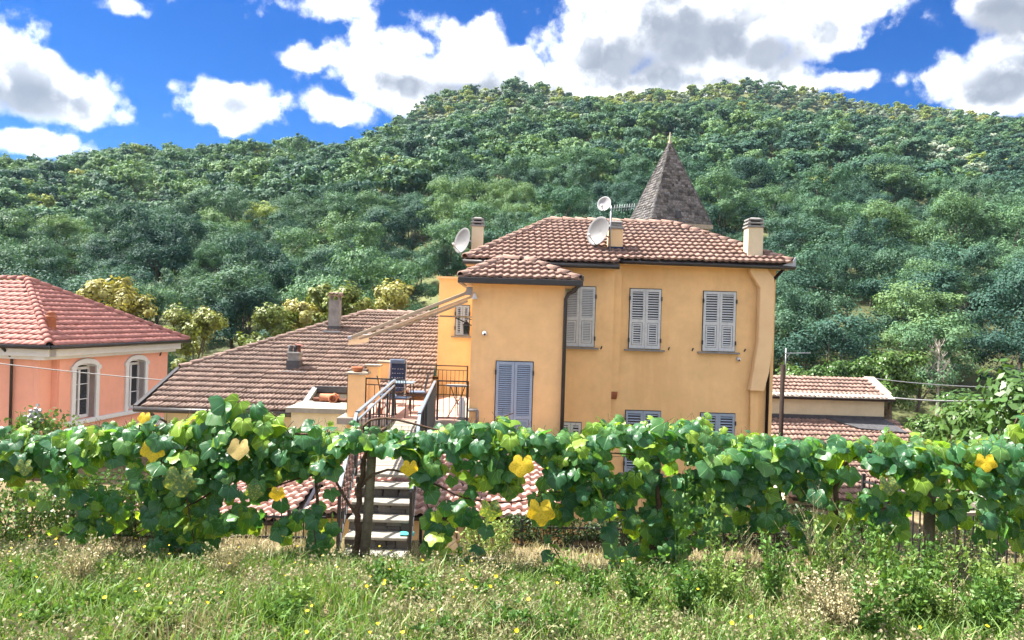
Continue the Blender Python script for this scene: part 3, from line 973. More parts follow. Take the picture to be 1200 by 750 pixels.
def chimney(parent, x0, x1, y0, z0, z1, style, wallm='plaster_orange_trim'):
    """square stack with a capped head; z1 = top of the cap"""
    w = x1 - x0; c = (x0 + x1) / 2; yc = y0 + w / 2
    hz = z1 - .26
    o = MB().bb(x0, x1, y0, y0 + w, z0, hz).build('chimney', wallm, parent)
    if style == 'slab':
        cap = MB()
        for i, g in enumerate((0, .095, .19)):
            cap.box((c, yc, hz + .025 + g), (w + .07 - .03 * i, w + .07 - .03 * i, .045))
        cap.box((c, yc, hz + .25), (w - .04, w - .04, .05), taper=.6)
        cap.build('cap', 'cement_grey', o, bevel=.008)
        core = MB()
        for g in (.07, .165): core.box((c, yc, hz + g), (w * .62, w * .62, .06))
        core.build('flue', 'dark_gap', o)
        pr = MB()
        for sx in (-1, 1):
            for sy in (-1, 1):
                for g in (.071, .166): pr.box((c + sx * w * .4, yc + sy * w * .4, hz + g), (.05, .05, .05))
        pr.build('cap_pillars', 'cement_grey', o)
    else:
        cap = MB(); cap.box((c, yc, hz + .03), (w + .06, w + .06, .06)); cap.box((c, yc, hz + .12), (w - .06, w - .06, .10)); cap.box((c, yc, hz + .205), (w + .0, w + .0, .05), taper=.8)
        cap.build('cap', 'cement_grey', o, bevel=.01)
    return o


# ---------------------------------------------------------------- the orange house
T1 = tile_mesh('tile', .175, .345, 1, 'tile_brown')
CAP1 = cap_mesh('ridge_tile', .36, .11, 'tile_brown')
ZB = CZ - 5.6                                   # ground level at the houses
DM, DL, DT = 20.5, 20.12, 17.9                  # depths of the main facade, its left bay and the tower
hx = lambda x, y, d: P(x, y, d).x
hzz = lambda x, y, d: P(x, y, d).z

house = thing('orange_house', (3, DM + 3, ZB), 'large ochre-orange plastered house with grey louvred shutters and brown tiled roof', 'house')


def orange_house():
    H = house
    pit = 0.40
    de = DM - .42; ze = P(830, 305.5, de).z             # eave line of the right part
    de2 = DL - .45; ze2 = ze - pit * (de - de2)
    xR = P(929, 309, de).x; xS = P(725, 305, de2).x; xL = P(545, 301, de2).x
    ridge = on_plane(720, 261, ze, de, pit)
    yr, zr = ridge.y, ridge.z
    rL = on_plane(645, 259.5, ze, de, pit).x; rR = on_plane(790, 264, ze, de, pit).x
    yB = 2 * yr - de
    wl, wr = P(556, 400, DL).x, P(907, 400, DM).x
    xs = P(716, 400, DM).x
    # walls
    wt = ze - .12
    MB().bb(xs, wr, DM, yB - .4, ZB, wt).build('wall', 'plaster_orange', H)
    MB().bb(wl, xs - .002, DL, yB - .42, ZB, wt - .1).build('wall', 'plaster_orange', H)
    # roof
    fl = [(xL, de2, ze2), (xS, de2, ze2), (xS, de, ze), (xR, de, ze), (rR, yr, zr), (rL, yr, zr)]
    bk = [(xR, yB, ze), (xL, yB, ze), (rL, yr, zr), (rR, yr, zr)]
    rt = [(xR, de, ze), (xR, yB, ze), (rR, yr, zr)]
    lf = [(xL, yB, ze), (xL, de2, ze2), (rL, yr, zr)]
    roof = slab(H, 'roof', [fl, bk, rt, lf], 'roof_bed')
    tile_plane(roof, fl, fl[0], fl[1], T1, .175, .345, 'tile_brown', 300, 2)
    tile_plane(roof, rt, rt[0], rt[1], T1, .175, .345, 'tile_brown', 0, 3)
    tile_plane(roof, lf, lf[0], lf[1], T1, .175, .345, 'tile_brown', 0, 4)
    tile_plane(roof, bk, bk[0], bk[1], T1, .175, .345, 'tile_brown', 0, 5)
    for A, B in ((fl[3], fl[4]), (fl[0], fl[5]), (fl[5], fl[4])): ridge_caps(roof, A, B, CAP1, .36)
    # soffits and gutters
    MB().bb(xs + .03, xR - .02, de + .02, DM + .1, ze - .16, ze - .10).build('soffit', 'plaster_orange_trim', H)
    MB().bb(xL + .02, xS - .03, de2 + .02, DL + .1, ze2 - .16, ze2 - .10).build('soffit', 'plaster_orange_trim', H)
    g = MB(); g.tube([(xS, de - .05, ze - .09), (xR + .05, de - .05, ze - .12)], .062, 8); g.build('gutter', 'gutter_dark', H, True)
    g = MB(); g.tube([(xL - .05, de2 - .05, ze2 - .08), (xS + .02, de2 - .05, ze2 - .10)], .062, 8); g.build('gutter', 'gutter_dark', H, True)
    MB().prism([(xR + .05, de - .1, ze - .1), (xR - .3, de - .1, ze - .07), (xR - .05, de - .1, ze + .02), (xR + .04, de - .1, ze + .15)], (0, .08, 0)).build('gutter_end', 'zinc', H)
    # downpipe on the right corner
    x0 = P(904, 330, DM - .1).x
    d = MB(); d.tube([(xR - .22, de - .02, ze - .14), (x0 + .05, DM - .12, ze - .42), (x0, DM - .08, ze - .7), (x0 - .02, DM - .08, ZB + .1)], .042, 8); d.build('downpipe', 'pipe_brown', H, True)
    # shutters of the upper and lower floors
    for (xa, xb, ya, yb, dd, mm, kw) in (
            (737.5, 774, 339, 408.5, DM, 'shutter_grey', {}),
            (823.5, 861.5, 342, 411.5, DM, 'shutter_grey', {}),
            (660, 697, 336, 406, DL, 'shutter_grey', dict(nu=16, nl=11)),
            (732, 773, 481.5, 553, DM, 'shutter_blue', dict(nu=20, lower=False)),
            (820, 860, 484.5, 556, DM, 'shutter_blue', dict(nu=20, lower=False)),
            (655, 680, 495, 560, DL, 'shutter_grey', dict(nu=16, lower=False))):
        ym = (ya + yb) / 2; xm = (xa + xb) / 2
        shutters(H, hx(xa, ym, dd), hx(xb, ym, dd), hzz(xm, yb, dd), hzz(xm, ya, dd), dd, mm, **kw)
    # shutter catches either side of the sills
    for (x, y, dd) in ((704, 409, DL), (783, 410, DM), (811, 411, DM), (872, 412, DM)):
        p = P(x, y, dd - .03); m_ = MB(); m_.bar(p, p + Vector((.02, -.05, .07)), .022, .03); m_.build('shutter_catch', 'iron', H)
    # boxed flue in the corner of the bay, ending on a corbel
    fx0, fx1 = P(716.5, 380, DM).x + .004, P(726, 380, DM).x
    zc = P(716, 458, DM).z
    MB().bb(fx0, fx1, DM - .2, DM + .02, zc, wt - .05).build('flue', 'plaster_orange', H)
    MB().prism([(fx0, DM - .22, zc), (fx0, DM, zc), (fx0, DM, zc - .22), (fx0, DM - .06, zc - .2), (fx0, DM - .2, zc - .08)], (fx1 - fx0 - .03, 0, 0)).build('corbel', 'terracotta', H)
    # bent boxed flue on the right, under the chimney
    out = [(874, 311), (893, 312), (904, 327), (902, 400), (898, 435), (892, 458), (875, 457), (880, 430), (885, 400), (887, 338), (876, 320)]
    MB().prism([P(x, y, DM) + Vector((0, -.26, 0)) for x, y in out], (0, .24, 0)).build('flue', 'plaster_orange_trim', H, bevel=.03)
    MB().prism([P(x, y, DM) + Vector((0, -.12, 0)) for x, y in ((878, 456), (888, 456), (885, 560), (877, 560))], (0, .115, 0)).build('pilaster', 'plaster_orange', H)
    # chimneys
    a, b = P(713.5, 280, 20.6), P(730, 280, 20.6)
    ch = chimney(H, a.x, b.x, 20.6, ze - .1, P(721, 257, 20.6).z, 'block')
    MB().bb(a.x - .012, b.x + .012, 20.588, 20.6 + (b.x - a.x) + .012, P(721, 298, 20.6).z - .1, P(721, 289, 20.6).z).build('flashing', 'navy_cloth', ch)
    zt = P(721, 297, 20.5).z
    MB().bb(a.x - .12, b.x + .14, 20.42, 20.56, zt - .03, zt + .0).build('lead_tray', 'zinc', ch)
    a, b = P(876.5, 290, 20.5), P(894, 290, 20.5)
    ch2 = chimney(H, a.x, b.x, 20.5, ze - .05, P(885, 255, 20.5).z, 'slab', 'plaster_cream')
    MB().bb(a.x - .1, b.x + .25, 20.05, 20.46, ze + .0, ze + .05).build('lead_tray', 'zinc', ch2)
    a, b = P(552.5, 280, 22), P(566, 280, 22)
    chimney(H, a.x, b.x, 22.0, ze, P(559, 254.5, 22).z, 'slab', 'plaster_cream')
    # ---- stair tower in front
    tx0, tx1 = P(552, 400, DT).x, P(660, 410, DT).x
    tde = DT - .28; tze = P(610, 327, tde).z
    tt = tze - .06
    MB().bb(tx0, tx1, DT, DL + .1, ZB, tt).build('wall', 'plaster_orange', H)
    ex0, ex1 = P(540, 323, tde).x, P(680, 329, tde).x
    ap0 = P(589, 306, 18.95); ap1 = P(618, 306, 18.95); zt = tze + .40 * (18.95 - tde)
    ap0.z = ap1.z = zt
    yb = 2 * 18.95 - tde
    F = [(ex0, tde, tze), (ex1, tde, tze), ap1, ap0]
    Rr = [(ex1, tde, tze), (ex1, yb, tze), ap1]; Lr = [(ex0, yb, tze), (ex0, tde, tze), ap0]; Bk = [(ex1, yb, tze), (ex0, yb, tze), ap0, ap1]
    tr = slab(H, 'tower_roof', [F, Rr, Lr, Bk], 'roof_bed')
    for k, pl in enumerate((F, Rr, Lr, Bk)): tile_plane(tr, pl, pl[0], pl[1], T1, .175, .33, 'tile_brown', 200 if k < 2 else 0, 7 + k)
    for A, B in ((F[1], F[2]), (F[0], F[3]), (F[3], F[2])): ridge_caps(tr, A, B, CAP1, .34)
    g = MB(); g.bb(ex0 - .06, ex1 + .06, tde - .1, tde, tze - .13, tze + .01); g.bb(ex0 - .07, ex0, tde, yb, tze - .13, tze + .01); g.bb(ex1, ex1 + .07, tde, yb, tze - .13, tze + .01)
    g.box((ex1 + .05, tde - .05, tze + .05), (.05, .08, .14))
    g.build('gutter', 'gutter_dark', H, bevel=.02)
    MB().bb(ex0 + .01, ex1 - .01, tde + .01, yb - .02, tze - .085, tze - .045).build('soffit', 'plaster_orange_trim', H)
    d = MB(); d.tube([(ex1 - .05, tde - .02, tze - .12), (ex1 - .12, tde + .08, tze - .24), (tx1 + .08, DT - .06, tze - .3), (tx1 + .02, DT - .06, tze - .42), (tx1 + .02, DT - .06, ZB + .05)], .045, 8)
    d.build('downpipe', 'gutter_dark', H, True)
    za, zb_ = hzz(602, 424, DT), hzz(602, 424, DT) - 2.02
    shutters(H, hx(581, 450, DT), hx(624, 450, DT), zb_, za, DT, 'shutter_blue', split=.36, nu=24, nl=14, sill=False)
    # drain pipe stub
    p = MB(); p.tube([P(547, 480.5, DT - .06), P(559, 480.5, DT - .06), P(559.5, 482, DT - .06), P(559, 500, DT - .06)], .035, 8); p.build('pipe', 'cement_grey', H, True)
    # ---- low wing behind the terrace
    wy = 23.4; wx0 = P(513, 400, wy).x; wz = P(530, 327, wy).z
    MB().bb(wx0, wl + .3, wy, wy + 4, ZB, wz).build('wall', 'plaster_orange', H)
    MB().bb(wx0 - .08, wl + .3, wy - .08, wy + 4, wz + .002, wz + .07).build('coping', 'plaster_orange_trim', H)
    shutters(H, hx(534, 376, wy), hx(550, 376, wy), hzz(541, 393, wy), hzz(541, 358, wy), wy, 'shutter_blue', nu=12, lower=False)


orange_house()

# fittings on the orange house


def dish(name, c, r, nrm, label, stem_to, m='dish_white'):
    nrm = Vector(nrm).normalized(); c = Vector(c)
    t = thing(name, c - Vector((0, 0, r)), label, 'satellite dish')
    R = nrm.to_track_quat('Z', 'Y').to_matrix()
    prof = [(0.001, 0), (r * .3, r * .03), (r * .6, r * .11), (r * .85, r * .22), (r, r * .30), (r * 1.01, r * .29), (r * .85, r * .19), (r * .6, r * .08), (r * .3, 0), (.001, -.03)]
    MB().lathe(prof, c, 28, R).build('reflector', m, t, True)
    f = c + nrm * r * 1.1 + (R @ Vector((0, -1, 0))) * r * .5
    a = MB(); a.bar(c + (R @ Vector((0, -.95 * r, .25 * r))), f, .02); a.build('feed_arm', 'zinc', t)
    l = MB(); l.tube([f - nrm * .02, f - nrm * .1], [.035, .025], 8); l.build('feed_horn', 'lamp_white', t, True)
    s = MB(); s.bar(c - nrm * .03, stem_to, .035); s.build('bracket', 'zinc', t)


mast = thing('antenna_mast', P(714, 297, 20.55), 'thin metal mast with comb aerial beside the orange house chimney', 'antenna')


def roof_gear():
    b = P(714.5, 297, 20.56); tp = P(714.5, 241, 20.56); tp.x = b.x
    m = MB(); m.tube([b, tp], .02, 8); m.build('pole', 'zinc', mast, True)
    a0 = P(715, 244, 20.56); a1 = P(746, 240, 20.56); a1.y += .3
    m = MB(); m.bar(a0, a1, .014); m.build('boom', 'zinc', mast)
    for k in range(9):
        q = a0.lerp(a1, .15 + k * .1); m = MB(); m.bar(q + Vector((0, -.02, -.09)), q + Vector((.03, .02, .09)), .008); m.build('element', 'zinc', mast)
    dish('satellite_dish', P(704, 272, 20.7), .40, (-.78, -.62, .22), 'big pale grey satellite dish leaning beside the middle chimney', P(713, 278, 20.6), 'dish_grey')
    dish('satellite_dish', P(709, 239.5, 20.5), .20, (-.5, -.8, .2), 'small white satellite dish at the top of the mast', P(714, 243, 20.56))
    dish('satellite_dish', P(545, 283, 21.8), .37, (-.75, -.6, .2), 'white satellite dish on the left chimney of the orange house', P(553, 282, 21.95), 'dish_grey')


roof_gear()


def wall_fittings():
    def cam_(p, lb):
        t = thing('security_camera', p, lb, 'camera')
        MB().lathe([(.001, .0), (.05, 0), (.05, .03), (.001, .03)], p + Vector((0, 0, 0)), 14, Matrix.Rotation(math.pi / 2, 3, 'X')).build('mount', 'lamp_white', t, True)
        m = MB(); m.lathe([(.001, .10), (.035, .095), (.055, .06), (.055, .02), (.001, .02)], p, 16, Matrix.Rotation(math.pi / 2 + .35, 3, 'X')); m.build('housing', 'lamp_white', t, True)
        m = MB(); m.lathe([(.001, .112), (.024, .108), (.026, .098)], p, 12, Matrix.Rotation(math.pi / 2 + .35, 3, 'X')); m.build('lens', 'glass_dark', t, True)
    cam_(P(568, 390, DT - .0), 'white dome camera on the stair tower wall above its door')
    cam_(P(865, 420.5, DM - .0), 'small white camera on the wall below the shutters by the bent flue')
    # bell lamp at the tower corner
    p = P(556.5, 349, DT)
    t = thing('wall_lamp', p + Vector((0, -.1, -.06)), 'white bell-shaped lamp at the top corner of the stair tower', 'lamp')
    MB().lathe([(.015, .10), (.03, .08), (.05, .02), (.085, -.03), (.08, -.03), (.04, .02)], p + Vector((0, -.11, 0)), 18).build('shade', 'lamp_white', t, True)
    m = MB(); m.tube([p + Vector((0, .01, .09)), p + Vector((0, -.08, .12)), p + Vector((0, -.11, .1))], .012, 6); m.build('arm', 'zinc', t, True)
    # lantern on the tower's left side
    p = P(546.5, 386, DT + .5)
    t = thing('wall_lantern', p + Vector((0, 0, -.16)), 'black iron lantern hanging by the small shuttered window', 'lantern')
    m = MB(); m.box(p + Vector((0, 0, .0)), (.11, .11, .2), taper=1.25); m.build('glass', 'glass_dark', t)
    m = MB()
    for sx in (-1, 1):
        for sy in (-1, 1): m.bar(p + Vector((sx * .058, sy * .058, -.11)), p + Vector((sx * .072, sy * .072, .1)), .012)
    m.box(p + Vector((0, 0, -.115)), (.12, .12, .02)); m.box(p + Vector((0, 0, .15)), (.19, .19, .09), taper=.2); m.build('frame', 'iron', t)
    m = MB(); m.tube([p + Vector((0, 0, .19)), p + Vector((.02, 0, .26)), p + Vector((.12, 0, .24))], .012, 6); m.build('arm', 'iron', t)
    # thin canopy board on a bracket
    a, b = P(515.5, 373.5, DT + .9), P(553, 371.5, DT + .9); b.x = P(552, 400, DT).x
    t = thing('wall_shelf', (b.x - .3, b.y, b.z - .1), 'thin pale board on a bracket on the stair tower beside the terrace', 'shelf')
    MB().bb(a.x, b.x, a.y - .12, a.y + .12, b.z - .02, b.z + .02).build('board', 'concrete', t)
    m = MB(); m.bar((b.x - .02, b.y, b.z - .22), (b.x - .45, b.y, b.z - .025), .03); m.build('bracket', 'iron', t)


wall_fittings()


def awning():
    xw = P(552, 400, DT).x - .02; ya, yb = 18.02, 20.6
    zw = P(551, 343, 18.1).z; fa = P(410, 396, ya); xf, zf = fa.x, fa.z
    t = thing('awning', (xw - 1.4, (ya + yb) / 2, CZ - 2.3), 'beige folding-arm awning with scalloped valance sloping out over the terrace', 'awning')
    m = MB(); m.tube([(xw - .07, ya - .05, zw + .03), (xw - .07, yb + .05, zw + .03)], .075, 12); m.build('roller', 'awning_cloth', t, True)
    m = MB(); m.box((xw - .05, ya - .06, zw + .04), (.16, .03, .2)); m.build('end_plate', 'dish_white', t, bevel=.01)
    for y in (ya, yb):
        m = MB(); m.bar((xw - .1, y, zw), (xf, y, zf), .06, .08); m.build('arm', 'awning_cloth', t, bevel=.01)
    m = MB(); m.bar((xw - .1, ya + .05, zw - .2), ((xw + xf) / 2, ya + .35, (zw + zf) / 2 - .18), .05); m.bar(((xw + xf) / 2, ya + .35, (zw + zf) / 2 - .18), (xf + .2, ya + .1, zf - .02), .045)
    m.build('folding_arm', 'awning_cloth', t)
    m = MB(); m.bar((xf, ya - .05, zf), (xf, yb + .05, zf), .09); m.build('front_bar', 'dish_white', t, bevel=.01)
    n = 14; m = MB(); vs = []
    for i in range(n * 4 + 1):
        y = ya + (yb - ya) * i / (n * 4); dz = .15 + .035 * abs(math.sin(math.pi * i / 4))
        vs += [(xf - .03, y, zf - .03), (xf - .035, y, zf - dz)]
    m.add(vs, [(2 * i, 2 * i + 1, 2 * i + 3, 2 * i + 2) for i in range(n * 4)]); m.build('valance', 'awning_cloth', t)
    # cloth gathered along the near side
    m = MB(); m.prism([(xw - .1, ya + .12, zw + .05), (xf, ya + .12, zf + .05), (xf, ya + .5, zf + .05), (xw - .1, ya + .5, zw + .05)], (0, 0, -.02)); m.build('cloth', 'awning_cloth', t)


awning()

# ---------------------------------------------------------------- house with the wide brown roof
T2 = tile_mesh('tile', .235, .335, 2, 'tile_left', h=.022)
CAP2 = cap_mesh('ridge_tile', .36, .11, 'tile_left')
DE3 = 20.5; T3 = .36; ZE3 = P(250, 479.5, DE3).z
lhouse = thing('tiled_house', (-7.5, 24, ZB), 'low cream house with a wide brown tiled roof and dark gutter beside the terrace', 'house')


def left_house():
    H = lhouse
    q = lambda x, y: on_plane(x, y, ZE3, DE3, T3)
    xl = P(161, 479, DE3).x
    a = Vector((xl, DE3, ZE3)); hb = q(213, 432); hb.x = xl + .06
    top = q(430, 366.5); e = q(516, 366); e.z = top.z; e.y = top.y
    rt = P(513, 400, 24.3).x
    xn = P(352, 480, DE3).x; xn2 = P(372, 458, 22).x
    yn = q(372, 458).y
    pl = [a, (xn, DE3, ZE3), (xn2, yn, ZE3 + T3 * (yn - DE3)), (rt - .02, yn, ZE3 + T3 * (yn - DE3)), (rt - .02, top.y, top.z), top, hb]
    pl = [Vector(p) for p in pl]
    far = Vector((xl, 2 * top.y - hb.y, hb.z))
    back = [hb, top, far]
    bk2 = [top, Vector((rt - .02, top.y, top.z)), Vector((rt - .02, far.y, far.z)), far]
    roof = slab(H, 'roof', [pl, back, bk2], 'roof_bed')
    tile_plane(roof, pl, pl[0], pl[1], T2, .235, .335, 'tile_left', 300, 12)
    tile_plane(roof, back, back[0], back[2], T2, .235, .335, 'tile_left', 0, 13)
    ridge_caps(roof, hb, top, CAP2, .36); ridge_caps(roof, top, pl[4], CAP2, .36)
    g = MB(); g.tube([(xl - .06, DE3 - .07, ZE3 - .05), (xn + .05, DE3 - .07, ZE3 - .07)], .075, 8); g.build('gutter', 'gutter_dark', H, True)
    g = MB(); g.prism([a + Vector((-.10, -.05, -.09)), a + Vector((-.10, -.05, .05)), hb + Vector((-.10, 0, .05)), hb + Vector((-.10, 0, -.09))], (.11, 0, 0)); g.build('verge_board', 'gutter_dark', H)
    x0 = P(192, 490, DE3 + .5).x
    MB().prism([(x0, DE3 + .5, ZB), (rt - .1, DE3 + .5, ZB), (rt - .1, DE3 + .5, ZE3 - .02), (x0, DE3 + .5, ZE3 - .02)], (0, 7, 0)).build('wall', 'plaster_cream', H)
    MB().bb(xl + .02, xn - .02, DE3 + .03, DE3 + .52, ZE3 - .10, ZE3 - .05).build('soffit', 'plaster_cream', H)
    d = MB(); d.tube([(xl + .35, DE3 - .05, ZE3 - .1), (xl + .4, DE3 + .1, ZE3 - .25), (x0 + .08, DE3 + .4, ZE3 - .42), (x0 + .1, DE3 + .42, ZB)], .045, 8); d.build('downpipe', 'gutter_dark', H, True)
    # chimney with tiled hat on the hip
    p = q(392, 386); w = .36
    zt = P(392, 352, p.y).z
    ch = MB().bb(p.x - w / 2, p.x + w / 2, p.y - w / 2, p.y + w / 2, p.z - .3, zt).build('chimney', 'cement_grey', H)
    MB().bb(p.x - w / 2 - .02, p.x + w / 2 + .02, p.y - w / 2 - .02, p.y + w / 2 + .02, p.z - .3, p.z + .12).build('flashing', 'bitumen', ch)
    MB().bb(p.x - w / 2 - .12, p.x + w / 2 + .12, p.y - w / 2 - .35, p.y - w / 2 - .03, p.z - .09, p.z - .05).build('lead_tray', 'zinc', ch)
    m = MB()
    for sx in (-1, 1):
        for sy in (-1, 1): m.box((p.x + sx * w * .4, p.y + sy * w * .4, zt + .07), (.06, .06, .14))
    m.build('cap_pillars', 'cement_grey', ch)
    hat = MB().box((p.x, p.y, zt + .16), (w + .12, w + .12, .04)).build('hat', 'tile_brown', ch)
    for sx in (-1, 0, 1):
        place('hat_tile', CAP2, ch, Matrix.Translation((p.x + sx * .14, p.y - .26, zt + .17)) @ Matrix.Rotation(.12, 4, 'X') @ Matrix.Diagonal((.75, 1.3, .7, 1)))
    # squat chimney with clay pots
    p = q(345, 432); w = .34
    ch = MB().box((p.x, p.y, p.z + .2), (w, w, .5)).build('chimney', 'cement_grey', H, bevel=.02)
    MB().box((p.x, p.y, p.z + .1), (w + .05, w + .05, .3)).build('flashing', 'bitumen', ch)
    MB().box((p.x - .02, p.y - .25, p.z - .07), (.75, .3, .03)).build('lead_tray', 'zinc', ch)
    MB().box((p.x, p.y, p.z + .47), (w + .06, w + .06, .07)).build('cap', 'cement_grey', ch, bevel=.01)
    for i, (dx, r) in enumerate(((-.12, .07), (.02, .075), (.13, .06))):
        MB().lathe([(r, 0), (r * .9, .1), (r * 1.1, .2), (r * .85, .2), (r * .7, .0)], (p.x + dx, p.y + (.04 if i == 1 else -.04), p.z + .5), 12).build('chimney_pot', 'rust' if i == 2 else 'bitumen', ch, True)
    MB().box((p.x + .12, p.y - .03, p.z + .72), (.24, .2, .025), Matrix.Rotation(.15, 3, 'Y')).build('broken_tile', 'tile_red', ch)
    # roof light well: dark flashing round a flat ledge
    zl = P(380, 473, 20.3).z
    led = MB().bb(xn - .02, P(411, 470, 18.2).x, 19.2, 20.9, zl - .12, zl).build('ledge', 'concrete', H)
    MB().bb(xn + .1, P(411, 470, 18.2).x - .05, 19.3, 20.85, ZB, zl - .121).build('wall', 'plaster_cream', H)
    f1, f2 = Vector((xn, DE3 - .02, ZE3 + .03)), pl[2] + Vector((0, 0, .06))
    m = MB(); m.bar(f1, f2, .14, .1); m.build('flashing', 'zinc', H)
    m = MB(); m.bar(f2, Vector((P(412, 458, yn).x, f2.y, f2.z)), .12, .16); m.build('flashing', 'bitumen', H)
    MB().bb(xn2, P(412, 458, yn).x + .4, yn + .03, yn + .1, zl, ZE3 + T3 * (yn - DE3) - .05).build('back_wall', 'cement_grey', H)
    # clay pipes lying on the ledge
    for k, (x, y, rr, ang) in enumerate(((384, 464, .11, 0), (392, 463, .10, 1.2), (376, 466, .06, .2), (398, 467, .05, .1))):
        c = P(x, y, 20.75); c.z = zl + rr
        m = MB(); R = Matrix.Rotation(math.pi / 2, 3, 'X') @ Matrix.Rotation(0, 3, 'Z') if ang > 1 else Matrix.Rotation(math.pi / 2, 3, 'Y')
        m.lathe([(rr, -.2), (rr, .15), (rr * 1.2, .16), (rr * 1.2, .22), (rr * .8, .22), (rr * .7, -.2)], c, 14, R)
        t = m.build('clay_pipe', 'terracotta' if k < 2 else 'rust', None, True)
        tag(t, ['thick clay pipe lying on the flat ledge under the brown roof', 'short clay pipe with its open end to the garden on the ledge', 'thin rusty pipe left on the ledge beside clay pipes', 'thinnest rusty pipe stub at the right end of the ledge'][k], 'pipe', 'pipes lying on the ledge')


left_house()
# ---------------------------------------------------------------- pink house
T4 = tile_mesh('tile', .30, .36, 1, 'tile_red', h=.03, lift=.05)
CAP4 = cap_mesh('ridge_tile', .40, .15, 'tile_red')


def pink_house():
    C0 = Vector((P(52, 460, 27).x, 27, 0)); e = Vector((.1104, .9939, 0)); n = Vector((.9939, -.1104, 0))
    ZP = CZ - 6.2
    H = thing('pink_house', (C0.x - 5, C0.y + 4, ZP), 'salmon pink house with white arched windows and red tiled hip roof', 'house')
    Q = lambda s, o, z: C0 + e * s + n * o + Vector((0, 0, CZ + z))

    def blk(s0, s1, o0, o1, z0, z1, name, m, parent=H, bevel=0):
        b = MB(); b.prism([Q(s0, o0, z0), Q(s1, o0, z0), Q(s1, o1, z0), Q(s0, o1, z0)], (0, 0, z1 - z0)); return b.build(name, m, parent, bevel=bevel)
    ez = -1.36
    zt = ez - .12
    LW = 7.75                                            # length of the window wall
    wins = ((1.36, 2.92), (4.6, 6.16)); zb, za = -4.22, -1.93      # outer frames of the two arched windows
    fw = .20
    # window wall, built round its two openings
    segs = [(.62, wins[0][0] + fw), (wins[0][1] - fw, wins[1][0] + fw), (wins[1][1] - fw, LW)]
    for s0, s1 in segs: blk(s0, s1, -.42, 0, -6.2, zt, 'wall', 'plaster_pink')
    for s0, s1 in wins:
        blk(s0 + fw + .001, s1 - fw - .001, -.42, -.003, -6.2, zb, 'wall', 'plaster_pink')
        blk(s0 + fw + .001, s1 - fw - .001, -.42, -.003, za - .12, zt, 'wall', 'plaster_pink')
    # corner pier set back, and the wall that faces left
    blk(-.0, .62, -.42, -.22, -6.2, zt, 'wall', 'plaster_pink')
    blk(.0, LW, -9.5, -.425, -6.2, zt, 'wall', 'plaster_pink')
    blk(.66, .95, .0, .06, -6.2, zt - .22, 'pilaster', 'plaster_pink')
    # cornice and string courses
    blk(-.36, LW + .36, .02, .42, ez - .40, ez - .10, 'cornice', 'trim_white', bevel=.02)
    blk(-.30, LW + .30, -.22, .2, ez - .52, ez - .401, 'cornice', 'trim_white')
    blk(-.42, -.0, -9.5, .42, ez - .40, ez - .10, 'cornice', 'trim_white', bevel=.02)
    blk(-.2, -.0, -9.5, -.1, ez - .52, ez - .401, 'cornice', 'trim_white')
    blk(.96, LW + .05, .004, .13, zb - .16, zb, 'string_course', 'trim_white', bevel=.01)
    blk(.3, LW + .08, .004, .16, zb - .85, zb - .6, 'string_course', 'trim_white', bevel=.01)
    # windows
    for s0, s1 in wins:
        w = MB(); K = 10; cs = (s0 + s1) / 2; hw = (s1 - s0) / 2
        spring = za - .34
        def arch(hw_, top): return [(cs + hw_ * math.cos(math.pi * i / K), spring + (top - spring) * math.sin(math.pi * i / K)) for i in range(K + 1)]
        outer = [(s1, zb)] + arch(hw, za) + [(s0, zb)]; inner = [(s1 - fw, zb)] + arch(hw - fw, za - fw) + [(s0 + fw, zb)]
        for i in range(len(outer) - 1):
            w.prism([Q(outer[i][0], .003, outer[i][1]), Q(outer[i + 1][0], .003, outer[i + 1][1]), Q(inner[i + 1][0], .003, inner[i + 1][1]), Q(inner[i][0], .003, inner[i][1])], n * .07)
        for sx in (s0 - .06, s1 - .12): w.prism([Q(sx, .004, spring - .1), Q(sx + .18, .004, spring - .1), Q(sx + .18, .004, spring + .06), Q(sx, .004, spring + .06)], n * .085)
        win = w.build('window', 'trim_white', H)
        r = MB()                                          # reveals
        for i in range(len(inner) - 1):
            r.prism([Q(inner[i][0], .0, inner[i][1]), Q(inner[i + 1][0], .0, inner[i + 1][1]), Q((inner[i + 1][0] - cs) * 1.04 + cs, .0, inner[i + 1][1] + .02), Q((inner[i][0] - cs) * 1.04 + cs, .0, inner[i][1] + .02)], n * -.30)
        r.build('reveal', 'trim_white', win)
        g = MB(); g.prism([Q(x, -.29, z) for x, z in inner], n * -.02); g.build('pane', 'glass_dark', win)
        f = MB(); ia, ib = s0 + fw, s1 - fw; t = .06
        for x0, x1, z0, z1 in ((ia, ia + t, zb, spring), (ib - t, ib, zb, spring), (cs - t * .8, cs + t * .8, zb, spring - .05), (ia, ib, zb, zb + .12), (ia, ib, spring - .10, spring)):
            f.prism([Q(x0, -.287, z0), Q(x1, -.287, z0), Q(x1, -.287, z1), Q(x0, -.287, z1)], n * .06)
        for k in (1, 2):
            z = zb + .12 + (spring - .22 - zb) * k / 3
            f.prism([Q(ia, -.287, z), Q(ib, -.287, z), Q(ib, -.287, z + .03), Q(ia, -.287, z + .03)], n * .045)
        ain = arch(hw - fw - .07, za - fw - .07); aou = arch(hw - fw, za - fw)
        for i in range(K): f.prism([Q(aou[i][0], -.287, aou[i][1]), Q(aou[i + 1][0], -.287, aou[i + 1][1]), Q(ain[i + 1][0], -.287, ain[i + 1][1]), Q(ain[i][0], -.287, ain[i][1])], n * .06)
        f.build('frame', 'trim_white', win)
        c = MB(); c.prism([Q(ia + .05, -.33, zb + .1), Q(cs - .25, -.33, zb + .1), Q(cs - .25, -.33, spring - .2), Q(ia + .05, -.33, spring - .2)], n * -.02); c.build('curtain', 'curtain', win)
